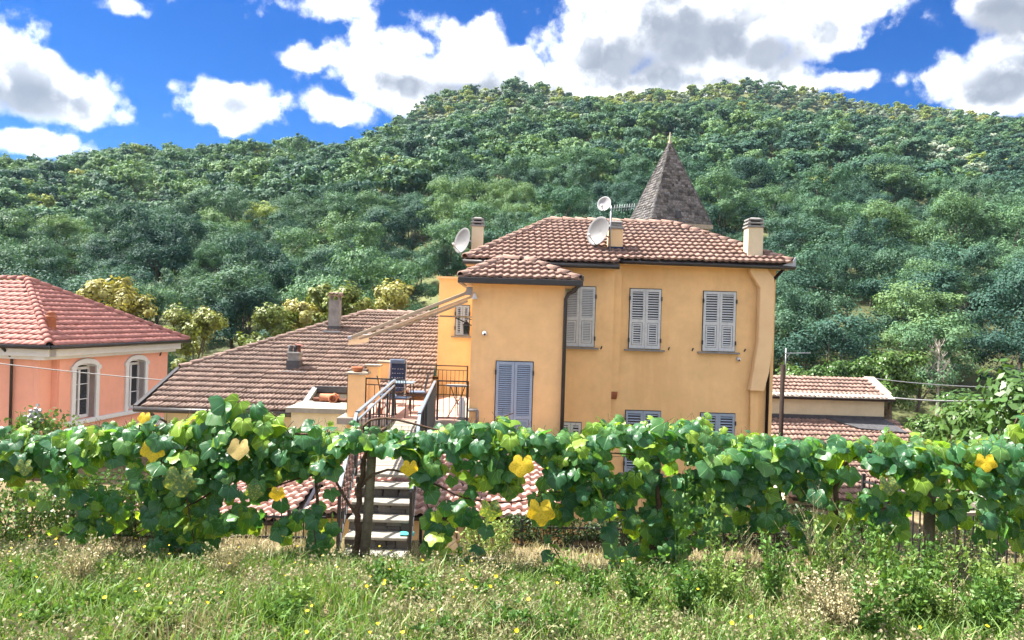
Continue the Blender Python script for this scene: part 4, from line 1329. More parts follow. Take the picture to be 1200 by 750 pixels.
    # roof: hip end towards the windows, ridge running to the left
    ov = .62; s0, s1 = -ov, LW + ov; hw = (s1 - s0) / 2
    A, B = Q(s0, ov, ez), Q(s1, ov, ez); rise = hw * .535
    ap = Q(s0 + hw, ov - hw, ez + rise); lf = Q(s0 + hw, ov - 16, ez + rise)
    Lc = Q(s0, ov - 16, ez); Lb = Q(s1, ov - 16, ez)
    roof = slab(H, 'roof', [[A, B, ap], [Lc, A, ap, lf], [B, Lb, lf, ap]], 'roof_bed')
    tile_plane(roof, [A, B, ap], A, B, T4, .30, .36, 'tile_red', 180, 21)
    fr = [Q(s0, ov - 6, ez), A, ap, Q(s0 + hw, ov - 7, ez + rise), Q(s0, ov - 7, ez)]
    tile_plane(roof, [Q(s0, ov - 9, ez), A, ap, Q(s0 + hw, ov - 9, ez + rise)], Q(s0, ov - 9, ez), A, T4, .30, .36, 'tile_red', 100, 22)
    for a, b in ((A, ap), (B, ap), (ap, Q(s0 + hw, ov - 10, ez + rise))): ridge_caps(roof, a, b, CAP4, .40)
    g = MB(); g.tube([Q(s0, ov + .06, ez - .05), Q(s1 + .05, ov + .06, ez - .05)], .075, 8); g.build('gutter', 'gutter_dark', H, True)
    g = MB(); g.tube([Q(s0 - .06, ov + .06, ez - .05), Q(s0 - .06, ov - 10, ez - .05)], .075, 8); g.build('gutter', 'gutter_dark', H, True)
    d = MB(); d.tube([Q(s0 + .05, -1.2, ez - .1), Q(-.1, -1.2, ez - .5), Q(-.07, -1.2, -6)], .05, 8); d.build('downpipe', 'gutter_dark', H, True)
    # little red vent pot
    v = on_line = None
    q = Q(s0 + 1.35, ov - 1.0, ez + 1.0 * .535)
    vb = MB().lathe([(.16, -.15), (.16, .42), (.2, .44), (.2, .48), (.12, .5), (.12, .56), (.17, .58), (.001, .66)], q, 14).build('vent_pot', 'terracotta', H, True)
    # bracket on the wall near the far corner
    p = Q(7.1, .02, -2.05); m = MB(); m.bar(p, p + n * .1 + Vector((0, 0, .3)), .04); m.build('bracket', 'iron', H)


pink_house()

# ---------------------------------------------------------------- bell tower with slate pyramid
def bell_tower():
    d = 40.0; cx = P(783, 265, d + 1.6).x; zb = P(783, 263, d).z; za = P(785.5, 165, d + 1.6).z
    c = Vector((cx, d + 1.8, 0)); S = 3.45; ang = math.radians(13.5)
    R = Matrix.Rotation(ang, 3, 'Z')
    t = thing('bell_tower', (c.x, c.y, CZ - 6.5), 'stone bell tower with dark slate pyramid spire behind the orange house', 'bell tower')
    def box(s, z0, z1, name, m, par=t):
        b = MB(); b.box((c.x, c.y, (z0 + z1) / 2), (s, s, z1 - z0), R); return b.build(name, m, par)
    box(S * .93, CZ - 6.5, zb - .12, 'shaft', 'stone')
    box(S * 1.03, zb - .12, zb + .1, 'cornice', 'stone')
    ap = Vector((c.x, c.y, za))
    cor = [c + R @ Vector((sx * S / 2, sy * S / 2, 0)) + Vector((0, 0, zb + .1)) for sx, sy in ((-1, -1), (1, -1), (1, 1), (-1, 1))]
    m = MB(); m.add(cor + [ap], [(0, 1, 4), (1, 2, 4), (2, 3, 4), (3, 0, 4), (3, 2, 1, 0)]); sp = m.build('spire', 'roof_bed', t)
    # slates course by course: the visible faces
    rd = random.Random(4); ms = []
    me = MB(); me.add([(0, 0, .03), (1, 0, .03), (1, 1, 0), (0, 1, 0), (0, 0, 0), (1, 0, 0)], [(0, 1, 2, 3), (4, 5, 1, 0)]); sm = me.mesh('slate', ['slate'])
    for fi in range(4):
        a, b = cor[fi], cor[(fi + 1) % 4]; mid = (a + b) / 2
        u = (b - a).normalized(); v = (ap - mid); ln = v.length; v.normalize(); nn = u.cross(v).normalized()
        y = 0
        while y < ln - .12:
            hwid = S / 2 * (1 - y / ln); x = -hwid
            while x < hwid - .03:
                w = min(rd.uniform(.14, .3), hwid - x)
                o = mid + u * x + v * y + nn * (.01 + rd.uniform(0, .03)); uu, vv = u * w, (v - nn * .06).normalized() * .24
                ms.append(Matrix(((uu.x, vv.x, nn.x, o.x), (uu.y, vv.y, nn.y, o.y), (uu.z, vv.z, nn.z, o.z), (0, 0, 0, 1)))); x += w
            y += .165
    join_instances('slates', sm, ms, ['slate'], sp)
    a, b = cor[0], cor[1]
    for A in cor:
        m = MB(); m.bar(A, ap, .10, .06); m.build('hip_stones', 'slate', sp)
    u = (b - a).normalized(); q = a.lerp(b, .42).lerp(ap, .06) + Vector((0, -.06, 0))
    v = (ap - (a + b) / 2).normalized(); m = MB(); m.prism([q, q + u * .3, q + u * .3 + v * .42, q + v * .42], (0, -.02, 0)); m.build('vent_opening', 'dark_gap', sp)
    m = MB(); m.lathe([(.12, -.25), (.10, .0), (.05, .1), (.03, .5), (.001, .52)], ap, 10); m.build('finial', 'stone', sp, True)


bell_tower()

# ---------------------------------------------------------------- low building on the right
def outbuilding():
    de = 30.0; t = .36; ze = P(980, 467, de).z
    xl = P(880, 460, de).x; xr = P(1049, 469, de).x
    H = thing('outbuilding', ((xl + xr) / 2, 31, ZB - .6), 'low cream outbuilding with stepped brown tile roofs right of the orange house', 'building')
    r0 = on_plane(1018, 443.5, ze, de, t); yr, zr = r0.y, r0.z
    F = [Vector(p) for p in ((xl, de, ze), (xr, de, ze), (xr, yr, zr), (xl, yr, zr))]
    B = [Vector(p) for p in ((xr, 2 * yr - de, ze), (xl, 2 * yr - de, ze), (xl, yr, zr), (xr, yr, zr))]
    roof = slab(H, 'roof', [F, B], 'roof_bed')
    tile_plane(roof, [F[0], F[1] - Vector((.35, 0, 0)), F[2] - Vector((.35, 0, 0)), F[3]], F[0], F[1], T1, .175, .345, 'tile_brown', 120, 31)
    # slate coping along eave and verge
    for k in range(9):
        x0 = xl + (xr - xl) * k / 9; x1 = xl + (xr - xl) * (k + 1) / 9 - .03
        m = MB(); m.prism([(x0, de - .08, ze + .02), (x1, de - .08, ze + .02), (x1, de + .34, ze + .17), (x0, de + .34, ze + .17)], (0, 0, .035)); m.build('eave_slab', 'concrete', H)
    for k in range(5):
        y0 = de + .36 + (yr - de - .36) * k / 5; y1 = de + .36 + (yr - de - .36) * (k + 1) / 5 - .02
        m = MB(); m.prism([(xr - .36, y0, ze + t * (y0 - de) + .03), (xr + .05, y0, ze + t * (y0 - de) + .03), (xr + .05, y1, ze + t * (y1 - de) + .03), (xr - .36, y1, ze + t * (y1 - de) + .03)], (0, 0, .06)); m.build('verge_slab', 'concrete', H)
    wy = de + .25
    MB().prism([(xl, wy, ZB - .6), (xr - .3, wy, ZB - .6), (xr - .3, wy, ze - .03), (xl, wy, ze - .03)], (0, 2 * (yr - wy), 0)).build('wall', 'plaster_cream', H)
    zt = P(970, 487, wy).z
    x2 = P(1057, 500, wy - .5).x
    MB().prism([(xl, wy - .012, zt - .35), (xr - .3, wy - .012, zt - .35), (xr - .28, wy - .012, zt + .02), (xl, wy - .012, zt + .02)], (0, -.05, 0)).build('flashing', 'bitumen', H)
    m = MB(); m.prism([(xr - 2.6, wy - .07, zt - .1), (xr - .25, wy - .07, zt - .12), (x2, wy - .95, zt - .48), (xr - 1.6, wy - .8, zt - .38)], (0, 0, .03)); m.build('flashing', 'bitumen', H)
    L0 = [Vector(p) for p in ((xl, wy - 5.0, zt - 2.2), (x2 + 1.2, wy - 5.0, zt - 2.2), (x2, wy - .08, zt - .2), (xl, wy - .08, zt - .2))]
    lr = slab(H, 'lower_roof', [L0], 'roof_bed')
    tile_plane(lr, L0, L0[0], L0[1], T1, .175, .345, 'tile_brown', 150, 32)
    MB().prism([(xl, wy - 4.6, ZB - .6), (x2 + .8, wy - 4.6, ZB - .6), (x2 + .8, wy - 4.6, zt - 2.2), (xl, wy - 4.6, zt - 2.2)], (0, 4.4, 0)).build('wall', 'plaster_cream', H)


outbuilding()

# ---------------------------------------------------------------- terrace, footbridge, stairs
HT = 2.35; ZT = CZ - HT
TX0 = -3.95; TXR = P(552, 400, DT).x
BX = lambda d, o: -1.96 - .061 * (d - 14) + o       # centre line of the footbridge at depth d


def railing(parent, A, B, h, spacing=.115, top='iron', bar=.014, bottom=.07, mid=None, name='baluster'):
    A, B = Vector(A), Vector(B); up = Vector((0, 0, 1)); L = (B - A).length; n = max(1, int(L / spacing))
    pbar(parent, 'top_rail', A + up * h, B + up * h, .045, top, .03)
    if bottom: pbar(parent, 'bottom_rail', A + up * bottom, B + up * bottom, .03, 'iron', .02)
    if mid: pbar(parent, 'middle_rail', A + up * mid, B + up * mid, .025, 'iron', .02)
    for P_ in (A, B): pbar(parent, 'post', P_ - up * .05, P_ + up * (h + .01), .045, 'iron')
    for i in range(1, n):
        q = A.lerp(B, i / n); pbar(parent, name, q + up * bottom, q + up * ((mid or h) - .01), bar, 'iron')


def terrace():
    t = thing('terrace', ((TX0 + TXR) / 2, 20, ZB), 'raised terrace with ochre pillars, iron railings and reddish tile floor', 'terrace')
    MB().bb(TX0, TXR - .004, 17.62, 23.38, ZT - .16, ZT - .012).build('slab', 'concrete', t)
    # floor tiles, one by one
    tm = MB().box((0, 0, 0), (.292, .292, .012)).mesh('floor_tile', ['terrace_tile'])
    for i in range(10):
        for j in range(19):
            x = TX0 + .05 + .15 + i * .3; y = 17.66 + .15 + j * .3
            if x < TXR - .16 and y < 23.2: place('floor_tile', tm, t, Matrix.Translation((x, y, ZT - .006)))
    MB().bb(TX0 + .2, TXR - .01, 18.3, 23.3, ZB, ZT - .161).build('wall', 'plaster_cream', t)
    MB().bb(BX(17.6, .55), TXR - .02, 17.59, 17.66, ZT - .26, ZT - .165).build('fascia', 'plaster_orange_trim', t)
    # pillars
    for (xc, y, w) in ((P(419, 460, 17.9).x, 17.75, .40), (P(437, 460, 20.9).x, 20.75, .32), (P(450.5, 460, 22.7).x, 22.5, .30)):
        p = MB().bb(xc - w / 2, xc + w / 2, y, y + w, ZT - .8, ZT + .98).build('pillar', 'plaster_orange', t)
        MB().bb(xc - w / 2 - .05, xc + w / 2 + .05, y - .05, y + w + .05, ZT + .981, ZT + 1.03).build('coping', 'stone', p)
    xa = P(429, 460, 17.9).x
    railing(t, (xa, 17.8, ZT), (BX(17.7, -.50), 17.7, ZT), .9, .2, mid=.76)
    railing(t, (BX(17.6, .52), 17.7, ZT), (TXR - .03, 17.7, ZT), .9, .13, bottom=.06, mid=.80)
    railing(t, (TX0 + .1, 18.3, ZT), (TX0 + .1, 20.7, ZT), .9, .16)
    railing(t, (TX0 + .2, 22.9, ZT), (P(548, 430, 22.9).x, 22.9, ZT), .93, .12, mid=.80)
    # bamboo screen
    b = thing('bamboo_screen', (-2.6, 23.15, ZT), 'tan bamboo cane screen behind the terrace railing', 'screen')
    x0, x1 = P(481, 455, 23.1).x, P(513, 455, 23.1).x
    z1 = P(497, 441, 23.1).z; rd = random.Random(2)
    n = 22
    cm = MB(); cm.tube([(0, 0, 0), (0, 0, 1)], .5, 6); cmesh = cm.mesh('cane', ['bamboo'], True)
    for i in range(n):
        x = x0 + (x1 - x0) * (i + .5) / n; w = (x1 - x0) / n * .96
        place('cane', cmesh, b, Matrix.Translation((x, 23.15 + rd.uniform(-.01, .01), ZT)) @ Matrix.Diagonal((w, w, z1 - ZT + rd.uniform(-.03, .02), 1)))
    pbar(b, 'binding_rail', (x0, 23.11, z1 - .04), (x1, 23.11, z1 - .04), .02, 'pipe_brown', .05)


terrace()


def footbridge():
    t = thing('footbridge', (BX(14.5, 0), 14.5, ZT - .2), 'plank footbridge leading from the garden stairs to the terrace', 'footbridge')
    y = 11.5; rd = random.Random(6)
    pm = MB().box((0, 0, 0), (.86, .225, .04)).mesh('plank', ['plank_wood'])
    while y < 17.5:
        place('plank', pm, t, Matrix.Translation((BX(y, 0), y, ZT - .02 + rd.uniform(-.004, .004))) @ Matrix.Rotation(.061 + rd.uniform(-.008, .008), 4, 'Z')); y += .238
    for o in (-.40, .40): pbar(t, 'beam', (BX(11.4, o), 11.4, ZT - .13), (BX(17.6, o), 17.6, ZT - .13), .09, 'iron', .16)
    # left railing: top and second rail in painted sky reflection and thin bars
    a, b = Vector((BX(11.5, -.46), 11.5, ZT)), Vector((BX(17.5, -.46), 17.5, ZT)); up = Vector((0, 0, 1))
    pbar(t, 'top_rail', a + up * .9, b + up * .9, .05, 'rail_sky_tint', .04); pbar(t, 'middle_rail', a + up * .78, b + up * .78, .03, 'rail_sky_tint', .03); pbar(t, 'bottom_rail', a + up * .08, b + up * .08, .03, 'iron')
    for i in range(13):
        q = a.lerp(b, i / 12); w = .04 if i % 3 == 0 else .014
        pbar(t, 'post' if i % 3 == 0 else 'baluster', q - up * .05, q + up * .78, w, 'iron')
    # right railing with dark shade mesh
    a, b = Vector((BX(11.5, .46), 11.5, ZT)), Vector((BX(17.5, .46), 17.5, ZT))
    pbar(t, 'top_rail', a + up * .9, b + up * .9, .05, 'rail_sky_tint', .04); pbar(t, 'bottom_rail', a + up * .08, b + up * .08, .03, 'iron')
    for i in range(6): q = a.lerp(b, i / 5); pbar(t, 'post', q - up * .05, q + up * .9, .04, 'iron')
    for i in range(20):
        if i % 4: q = a.lerp(b, i / 20); pbar(t, 'baluster', q + up * .08, q + up * .88, .014, 'iron')
    m = MB(); m.prism([a.lerp(b, .30) + up * .0 + Vector((.03, 0, 0)), b + Vector((.03, 0, 0)), b + up * .86 + Vector((.03, 0, 0)), a.lerp(b, .30) + up * .86 + Vector((.03, 0, 0))], (.006, 0, 0)); m.build('shade_mesh', 'mesh_green', t)


footbridge()


def stairs():
    z0 = CZ - 3.29; n = 5; rise = (ZT - .10 - z0) / n; run = .27; y0 = 10.02
    t = thing('garden_stairs', (BX(10.5, 0), 10.5, z0 - .1), 'stone garden stairs with pale treads and dark rubble risers', 'stairs')
    rd = random.Random(8); W = .84
    # alternative stone shapes shared by the risers
    sts = []
    for k in range(5):
        m = MB(); m.box((0, 0, 0), (1, 1, 1)); me = m.mesh('stone', ['stone_dark'])
        for v in me.vertices: v.co.x += rd.uniform(-.09, .09); v.co.z += rd.uniform(-.11, .11); v.co.y += rd.uniform(-.1, .1)
        sts.append(me)
    for i in range(n):
        y = y0 + i * run; zt = z0 + (i + 1) * rise; xc = BX(y, 0)
        st = MB().bb(xc - W / 2, xc + W / 2, y - .03, y + run + .06, zt - .045, zt).build('step', 'stone_step', t, bevel=.012)
        MB().bb(xc - W / 2 + .02, xc + W / 2 - .02, y + .05, y + run + .1, zt - rise, zt - .046).build('mortar', 'dark_gap', st)
        x = xc - W / 2
        while x < xc + W / 2 - .05:
            w = min(rd.uniform(.11, .24), xc + W / 2 - x); hh = rise - .05
            if rd.random() < .35:
                for k in (0, 1): place('stone', rd.choice(sts), st, Matrix.Translation((x + w / 2, y + .045, zt - rise + .004 + hh * (.25 + .5 * k))) @ Matrix.Diagonal((w - .008, .07, hh * .46, 1)))
            else: place('stone', rd.choice(sts), st, Matrix.Translation((x + w / 2, y + .045, zt - rise + hh / 2)) @ Matrix.Diagonal((w - .008, .07, hh * .95, 1)))
            x += w
    MB().bb(BX(9.9, -.46), BX(9.9, .46), 9.66, 10.04, z0 - .12, z0 + .005).build('landing', 'stone_step', t, bevel=.01)
    # handrails either side
    up = Vector((0, 0, 1))
    for o in (-.47, .47):
        a = Vector((BX(10.05, o), 10.05, z0 + rise * .5)); b = Vector((BX(11.45, o), 11.45, ZT))
        pbar(t, 'top_rail', a + up * .95, b + up * .9, .045, 'rail_sky_tint', .035)
        pbar(t, 'bottom_rail', a + up * .1, b + up * .08, .03, 'iron')
        for i in range(11):
            q = a.lerp(b, i / 10); pbar(t, 'post' if i in (0, 10) else 'baluster', q - up * (.35 if i == 0 else -.08), q + up * .92, .04 if i in (0, 10) else .014, 'iron')


stairs()


def lean_to():
    T5 = tile_mesh('tile', .175, .33, 1, 'tile_pink', h=.042)
    H = thing('lean_to', (-1.2, 14.5, ZB), 'low lean-to under the footbridge with rows of pink clay tiles', 'lean-to')
    ze = CZ - 3.2; de = 12.35; yt = 17.5; zt = CZ - 2.68
    F = [Vector(p) for p in ((-3.2, de, ze), (1.0, de, ze), (1.0, yt, zt), (-3.68, yt, zt))]
    r = slab(H, 'roof', [F], 'roof_bed')
    tile_plane(r, F, F[0], F[1], T5, .175, .33, 'tile_pink', 300, 41)
    m = MB(); m.bar(F[0] + Vector((-.05, 0, -.02)), F[3] + Vector((-.05, 0, -.02)), .06, .14); m.build('verge_board', 'gutter_dark', H)
    MB().bb(-3.1, .95, de + .12, de + .3, ZB, ze - .05).build('wall', 'plaster_orange', H)
    MB().prism([(-3.1, de + .3, ZB), (-3.1, yt, ZB), (-3.1, yt, zt - .1), (-3.1, de + .3, ze - .08)], (.1, 0, 0)).build('wall', 'plaster_cream', H)
    H2 = thing('lean_to', (-4.6, 13.6, ZB), 'small pink-tiled roof below the cream wall left of the footbridge', 'lean-to')
    ze = CZ - 3.36; F = [Vector(p) for p in ((-6.4, 12.4, ze), (-3.45, 12.4, ze), (-3.45, 14.7, ze + .27), (-6.4, 14.7, ze + .27))]
    r = slab(H2, 'roof', [F], 'roof_bed'); tile_plane(r, F, F[0], F[1], T5, .175, .33, 'tile_pink', 200, 42)
    MB().bb(-6.3, -3.5, 12.55, 14.6, ZB, ze - .09).build('wall', 'plaster_cream', H2)


lean_to()


def fences():
    def fence(pts, h, lb, sp=.11):
        t = thing('iron_fence', (sum(p[0] for p in pts) / len(pts), sum(p[1] for p in pts) / len(pts), min(p[2] for p in pts)), lb, 'fence')
        for a, b in zip(pts, pts[1:]):
            a, b = Vector(a), Vector(b); up = Vector((0, 0, 1))
            for z in (.08, h - .06): pbar(t, 'rail', a + up * z, b + up * z, .03, 'iron')
            n = int((b - a).length / sp)
            for i in range(n + 1):
                q = a.lerp(b, i / n); post = i % 14 == 0
                pbar(t, 'post' if post else 'bar', q - up * .08, q + up * (h + (.05 if post else 0)), .045 if post else .016, 'iron')
    z = lambda x, y: gz(x, y) - .02
    fence([(-9.5, 11.0, z(-9.5, 11)), (-2.75, 11.75, z(-2.75, 11.75))], .45, 'low black iron fence along the garden edge left of the stairs')
    fence([(-1.3, 11.75, z(-1.3, 11.75)), (4.9, 11.8, z(4.9, 11.8))], .42, 'low black iron fence along the garden edge below the orange house')
    zz = CZ - 3.05
    fence([(5.1, 11.0, zz), (5.9, 8.4, zz), (8.5, 7.6, zz)], .95, 'tall black iron fence behind the vines on the right')
    # boards lying over the fence
    for k, (a, b, w) in enumerate(((P(1140, 590, 8.3), P(1212, 628, 7.9), .13), (P(1150, 583, 8.6), P(1215, 612, 8.2), .10), (P(1128, 602, 8.5), P(1180, 600, 8.5), .08))):
        m = MB(); m.bar(a, b, w, .035); o = m.build('board', 'plank_wood'); tag(o, ['broad weathered board propped over the black iron fence', 'narrower weathered board behind the broad one on the fence', 'thin short plank lying level along the fence'][k], 'board', 'boards on the fence')


fences()


# ---------------------------------------------------------------- terrace furniture
def furniture():
    def chair(x, y, rz, lb, backh=.88):
        t = thing('garden_chair', (x, y, ZT), lb, 'chair', 'chairs at the terrace table')
        R = Matrix.Rotation(rz, 3, 'Z'); o = Vector((x, y, ZT)); g = lambda a, b, c: o + R @ Vector((a, b, c))
        m = MB(); m.box(g(0, 0, .455), (.42, .40, .03), R); m.build('seat', 'seat_blue', t, bevel=.01)
        for sx in (-.19, .19):
            m = MB(); m.tube([g(sx, -.2, 0), g(sx, -.17, .45)], .012, 6); m.build('leg', 'iron', t)
            m = MB(); m.tube([g(sx, .24, 0), g(sx, .18, .44), g(sx, .2, .6), g(sx, .26, backh)], .012, 6); m.build('leg', 'iron', t)
        b = MB(); b.tube([g(-.19, .26, backh), g(0, .28, backh + .03), g(.19, .26, backh)], .012, 6)
        for i in range(1, 6): b.tube([g(-.19 + i * .063, .19, .55), g(-.19 + i * .063, .265, backh + .01)], .007, 5)
        b.tube([g(-.19, .19, .55), g(.19, .19, .55)], .01, 5); b.build('backrest', 'iron', t)
    chair(P(489, 466, 19.5).x, 19.5, math.radians(-80), 'dark iron garden chair with blue seat right of the square table')
    chair(P(455, 466, 18.55).x, 18.5, math.radians(100), 'dark iron garden chair with its back to the pillars')
    chair(P(470, 466, 18.1).x, 18.05, math.radians(170), 'dark iron garden chair behind the footbridge railing')
    x, y = P(471, 450, 18.9).x, 18.95
    t = thing('garden_table', (x, y, ZT), 'square grey-blue garden table on the terrace', 'table')
    MB().box((x, y, ZT + .735), (.62, .62, .025)).build('table_top', 'table_blue', t, bevel=.008)
    for sx in (-1, 1):
        for sy in (-1, 1): m = MB(); m.tube([(x + sx * .27, y + sy * .27, ZT), (x + sx * .24, y + sy * .24, ZT + .72)], .014, 6); m.build('leg', 'iron', t)
    x, y = P(536, 455, 18.25).x, 18.3
    t = thing('bistro_table', (x, y, ZT), 'round bistro table with curved crossing legs behind the short railing', 'table')
    MB().lathe([(.001, .02), (.29, .02), (.30, .01), (.29, 0), (.001, 0)], (x, y, ZT + .74), 24).build('table_top', 'table_blue', t, True)
    for k in range(3):
        a = k * 2.09 + .5; c, s = math.cos(a), math.sin(a)
        m = MB(); m.tube([(x + .2 * c, y + .2 * s, ZT + .73), (x + .08 * c, y + .08 * s, ZT + .45), (x - .05 * c, y - .05 * s, ZT + .3), (x - .24 * c, y - .24 * s, ZT)], .013, 6); m.build('leg', 'iron', t)
    x, y = P(541.5, 480, 18.05).x, 18.0
    o = MB().lathe([(.001, 0), (.075, 0), (.08, .03), (.08, .40), (.05, .45), (.05, .50), (.001, .5)], (x, y, ZT), 16).build('canister', 'lamp_white', None, True)
    tag(o, 'white plastic canister standing by the terrace railing', 'canister')
    # high-backed navy recliner
    x, y = P(466, 435, 20.6).x, 20.6
    t = thing('recliner', (x, y, ZT), 'high-backed navy patterned recliner on the terrace', 'recliner')
    m = MB(); m.box((x, y + .06, ZT + .82), (.40, .08, .72), Matrix.Rotation(-.12, 3, 'X')); m.build('back_cushion', 'navy_cloth', t, bevel=.03)
    m = MB(); m.box((x, y - .02, ZT + 1.15), (.40, .09, .12), Matrix.Rotation(-.12, 3, 'X')); m.build('head_cushion', 'seat_blue', t, bevel=.03)
    m = MB(); m.box((x, y - .25, ZT + .42), (.42, .5, .07)); m.build('seat_cushion', 'navy_cloth', t, bevel=.02)
    rd = random.Random(1); m = MB()
    for r in range(4):
        for q in range(5):
            m.box((x - .14 + q * .07 + rd.uniform(-.01, .01), y - .022 + .012 * r, ZT + .60 + r * .115), (.035, .012, .018), Matrix.Rotation(-.12, 3, 'X'))
    m.build('pattern', 'dish_white', t)
    for sx in (-.22, .22):
        m = MB(); m.tube([(x + sx, y - .45, ZT), (x + sx, y - .05, ZT + .45), (x + sx, y + .12, ZT + 1.2)], .014, 6); m.tube([(x + sx, y + .25, ZT), (x + sx, y - .2, ZT + .55)], .014, 6); m.build('frame_side', 'dish_white', t)
    # pots
    p = P(419, 437, 17.95); zt = ZT + 1.03
    t = thing('flower_pot', (p.x, 17.95, zt), 'wide terracotta bowl on top of the front terrace pillar', 'pot')
    MB().lathe([(.001, 0), (.10, 0), (.13, .09), (.15, .09), (.15, .12), (.12, .12), (.10, .03), (.001, .03)], (p.x, 17.95, zt), 20).build('bowl', 'terracotta', t, True)
    MB().lathe([(.001, .095), (.115, .09), (.12, .1)], (p.x, 17.95, zt), 16).build('soil', 'roof_bed', t)
    m = MB().lathe([(.001, 0), (.06, 0), (.08, .14), (.09, .14), (.09, .16), (.07, .16), (.05, .02)], (P(445, 480, 18.4).x, 18.4, ZT), 16).build('flower_pot', 'terracotta', None, True)
    tag(m, 'small terracotta pot on the terrace floor by the railing', 'pot')
    # urn by the stairs
    x, y = P(521, 640, 10.3).x, 10.3; z = gz(x, y) - .03
    t = thing('clay_urn', (x, y, z), 'bulbous sandy clay urn standing beside the garden stairs', 'urn')
    MB().lathe([(.001, 0), (.09, 0), (.15, .12), (.185, .26), (.165, .38), (.10, .46), (.085, .5), (.12, .54), (.115, .56), (.075, .53), (.06, .45)], (x, y, z), 24).build('body', 'urn_clay', t, True)
    for s in (-1, 1):
        m = MB(); m.tube([(x + s * .10, y - .02, z + .51), (x + s * .18, y - .03, z + .5), (x + s * .2, y - .03, z + .42), (x + s * .155, y - .02, z + .36)], .017, 7); m.build('handle', 'urn_clay', t, True)
    # cloth left on a step
    c = P(477, 622.5, 10.38); vs = []; rd = random.Random(3)
    for j in range(4):
        for i in range(6): vs.append((c.x - .1 + i * .04, c.y - .05 + j * .05, CZ - 3.29 + .168 * 2 + .004 + rd.uniform(0, .035)))
    m = MB(); m.add(vs, [(j * 6 + i, j * 6 + i + 1, (j + 1) * 6 + i + 1, (j + 1) * 6 + i) for j in range(3) for i in range(5)]); o = m.build('cloth', 'teal_cloth', None, True)
    tag(o, 'crumpled teal cloth lying on a stone step', 'cloth')


furniture()

# ---------------------------------------------------------------- pole and cables
def poles():
    b = P(914, 515, 18); tp = P(917.5, 427, 18); b.z = ZB; b.x = tp.x
    t = thing('mast_pole', b, 'dark brown pole with a thin aerial arm beside the right corner of the house', 'pole')
    m = MB(); m.tube([b, tp], .05, 10); m.build('pole', 'pipe_brown', t, True)
    a = P(920.5, 408, 18); a0 = Vector((tp.x + .06, tp.y, tp.z - .35))
    m = MB(); m.tube([a0, Vector((a0.x, tp.y, a.z))], .014, 6); m.build('thin_mast', 'zinc', t, True)
    m = MB(); m.bar(Vector((a0.x - .02, 18, a.z - .12)), P(950, 413.5, 18), .022); m.build('arm', 'zinc', t)
    m = MB(); m.bar(Vector((a0.x, 18, a.z - .25)), P(927, 413, 18), .015); m.build('brace', 'zinc', t)
    def cable(pts, r, lb, sag=.15):
        A, B = pts; ps = []
        for i in range(17):
            s = i / 16; q = A.lerp(B, s); q.z -= sag * 4 * s * (1 - s); ps.append(q)
        m = MB(); m.tube(ps, r, 5); o = m.build('overhead_cable', 'cable', None, True); tag(o, lb, 'cable')
    cable((P(-40, 421, 24), P(225, 448, 24.5)), .016, 'thin grey cable strung in front of the pink house', .05)
    cable((P(1045, 466, 32), P(1240, 462, 30)), .03, 'pale thick cable right of the outbuilding roof', .2)
    cable((P(1020, 443, 33), P(1240, 452, 36)), .022, 'thin upper cable beyond the outbuilding ridge', .2)


poles()

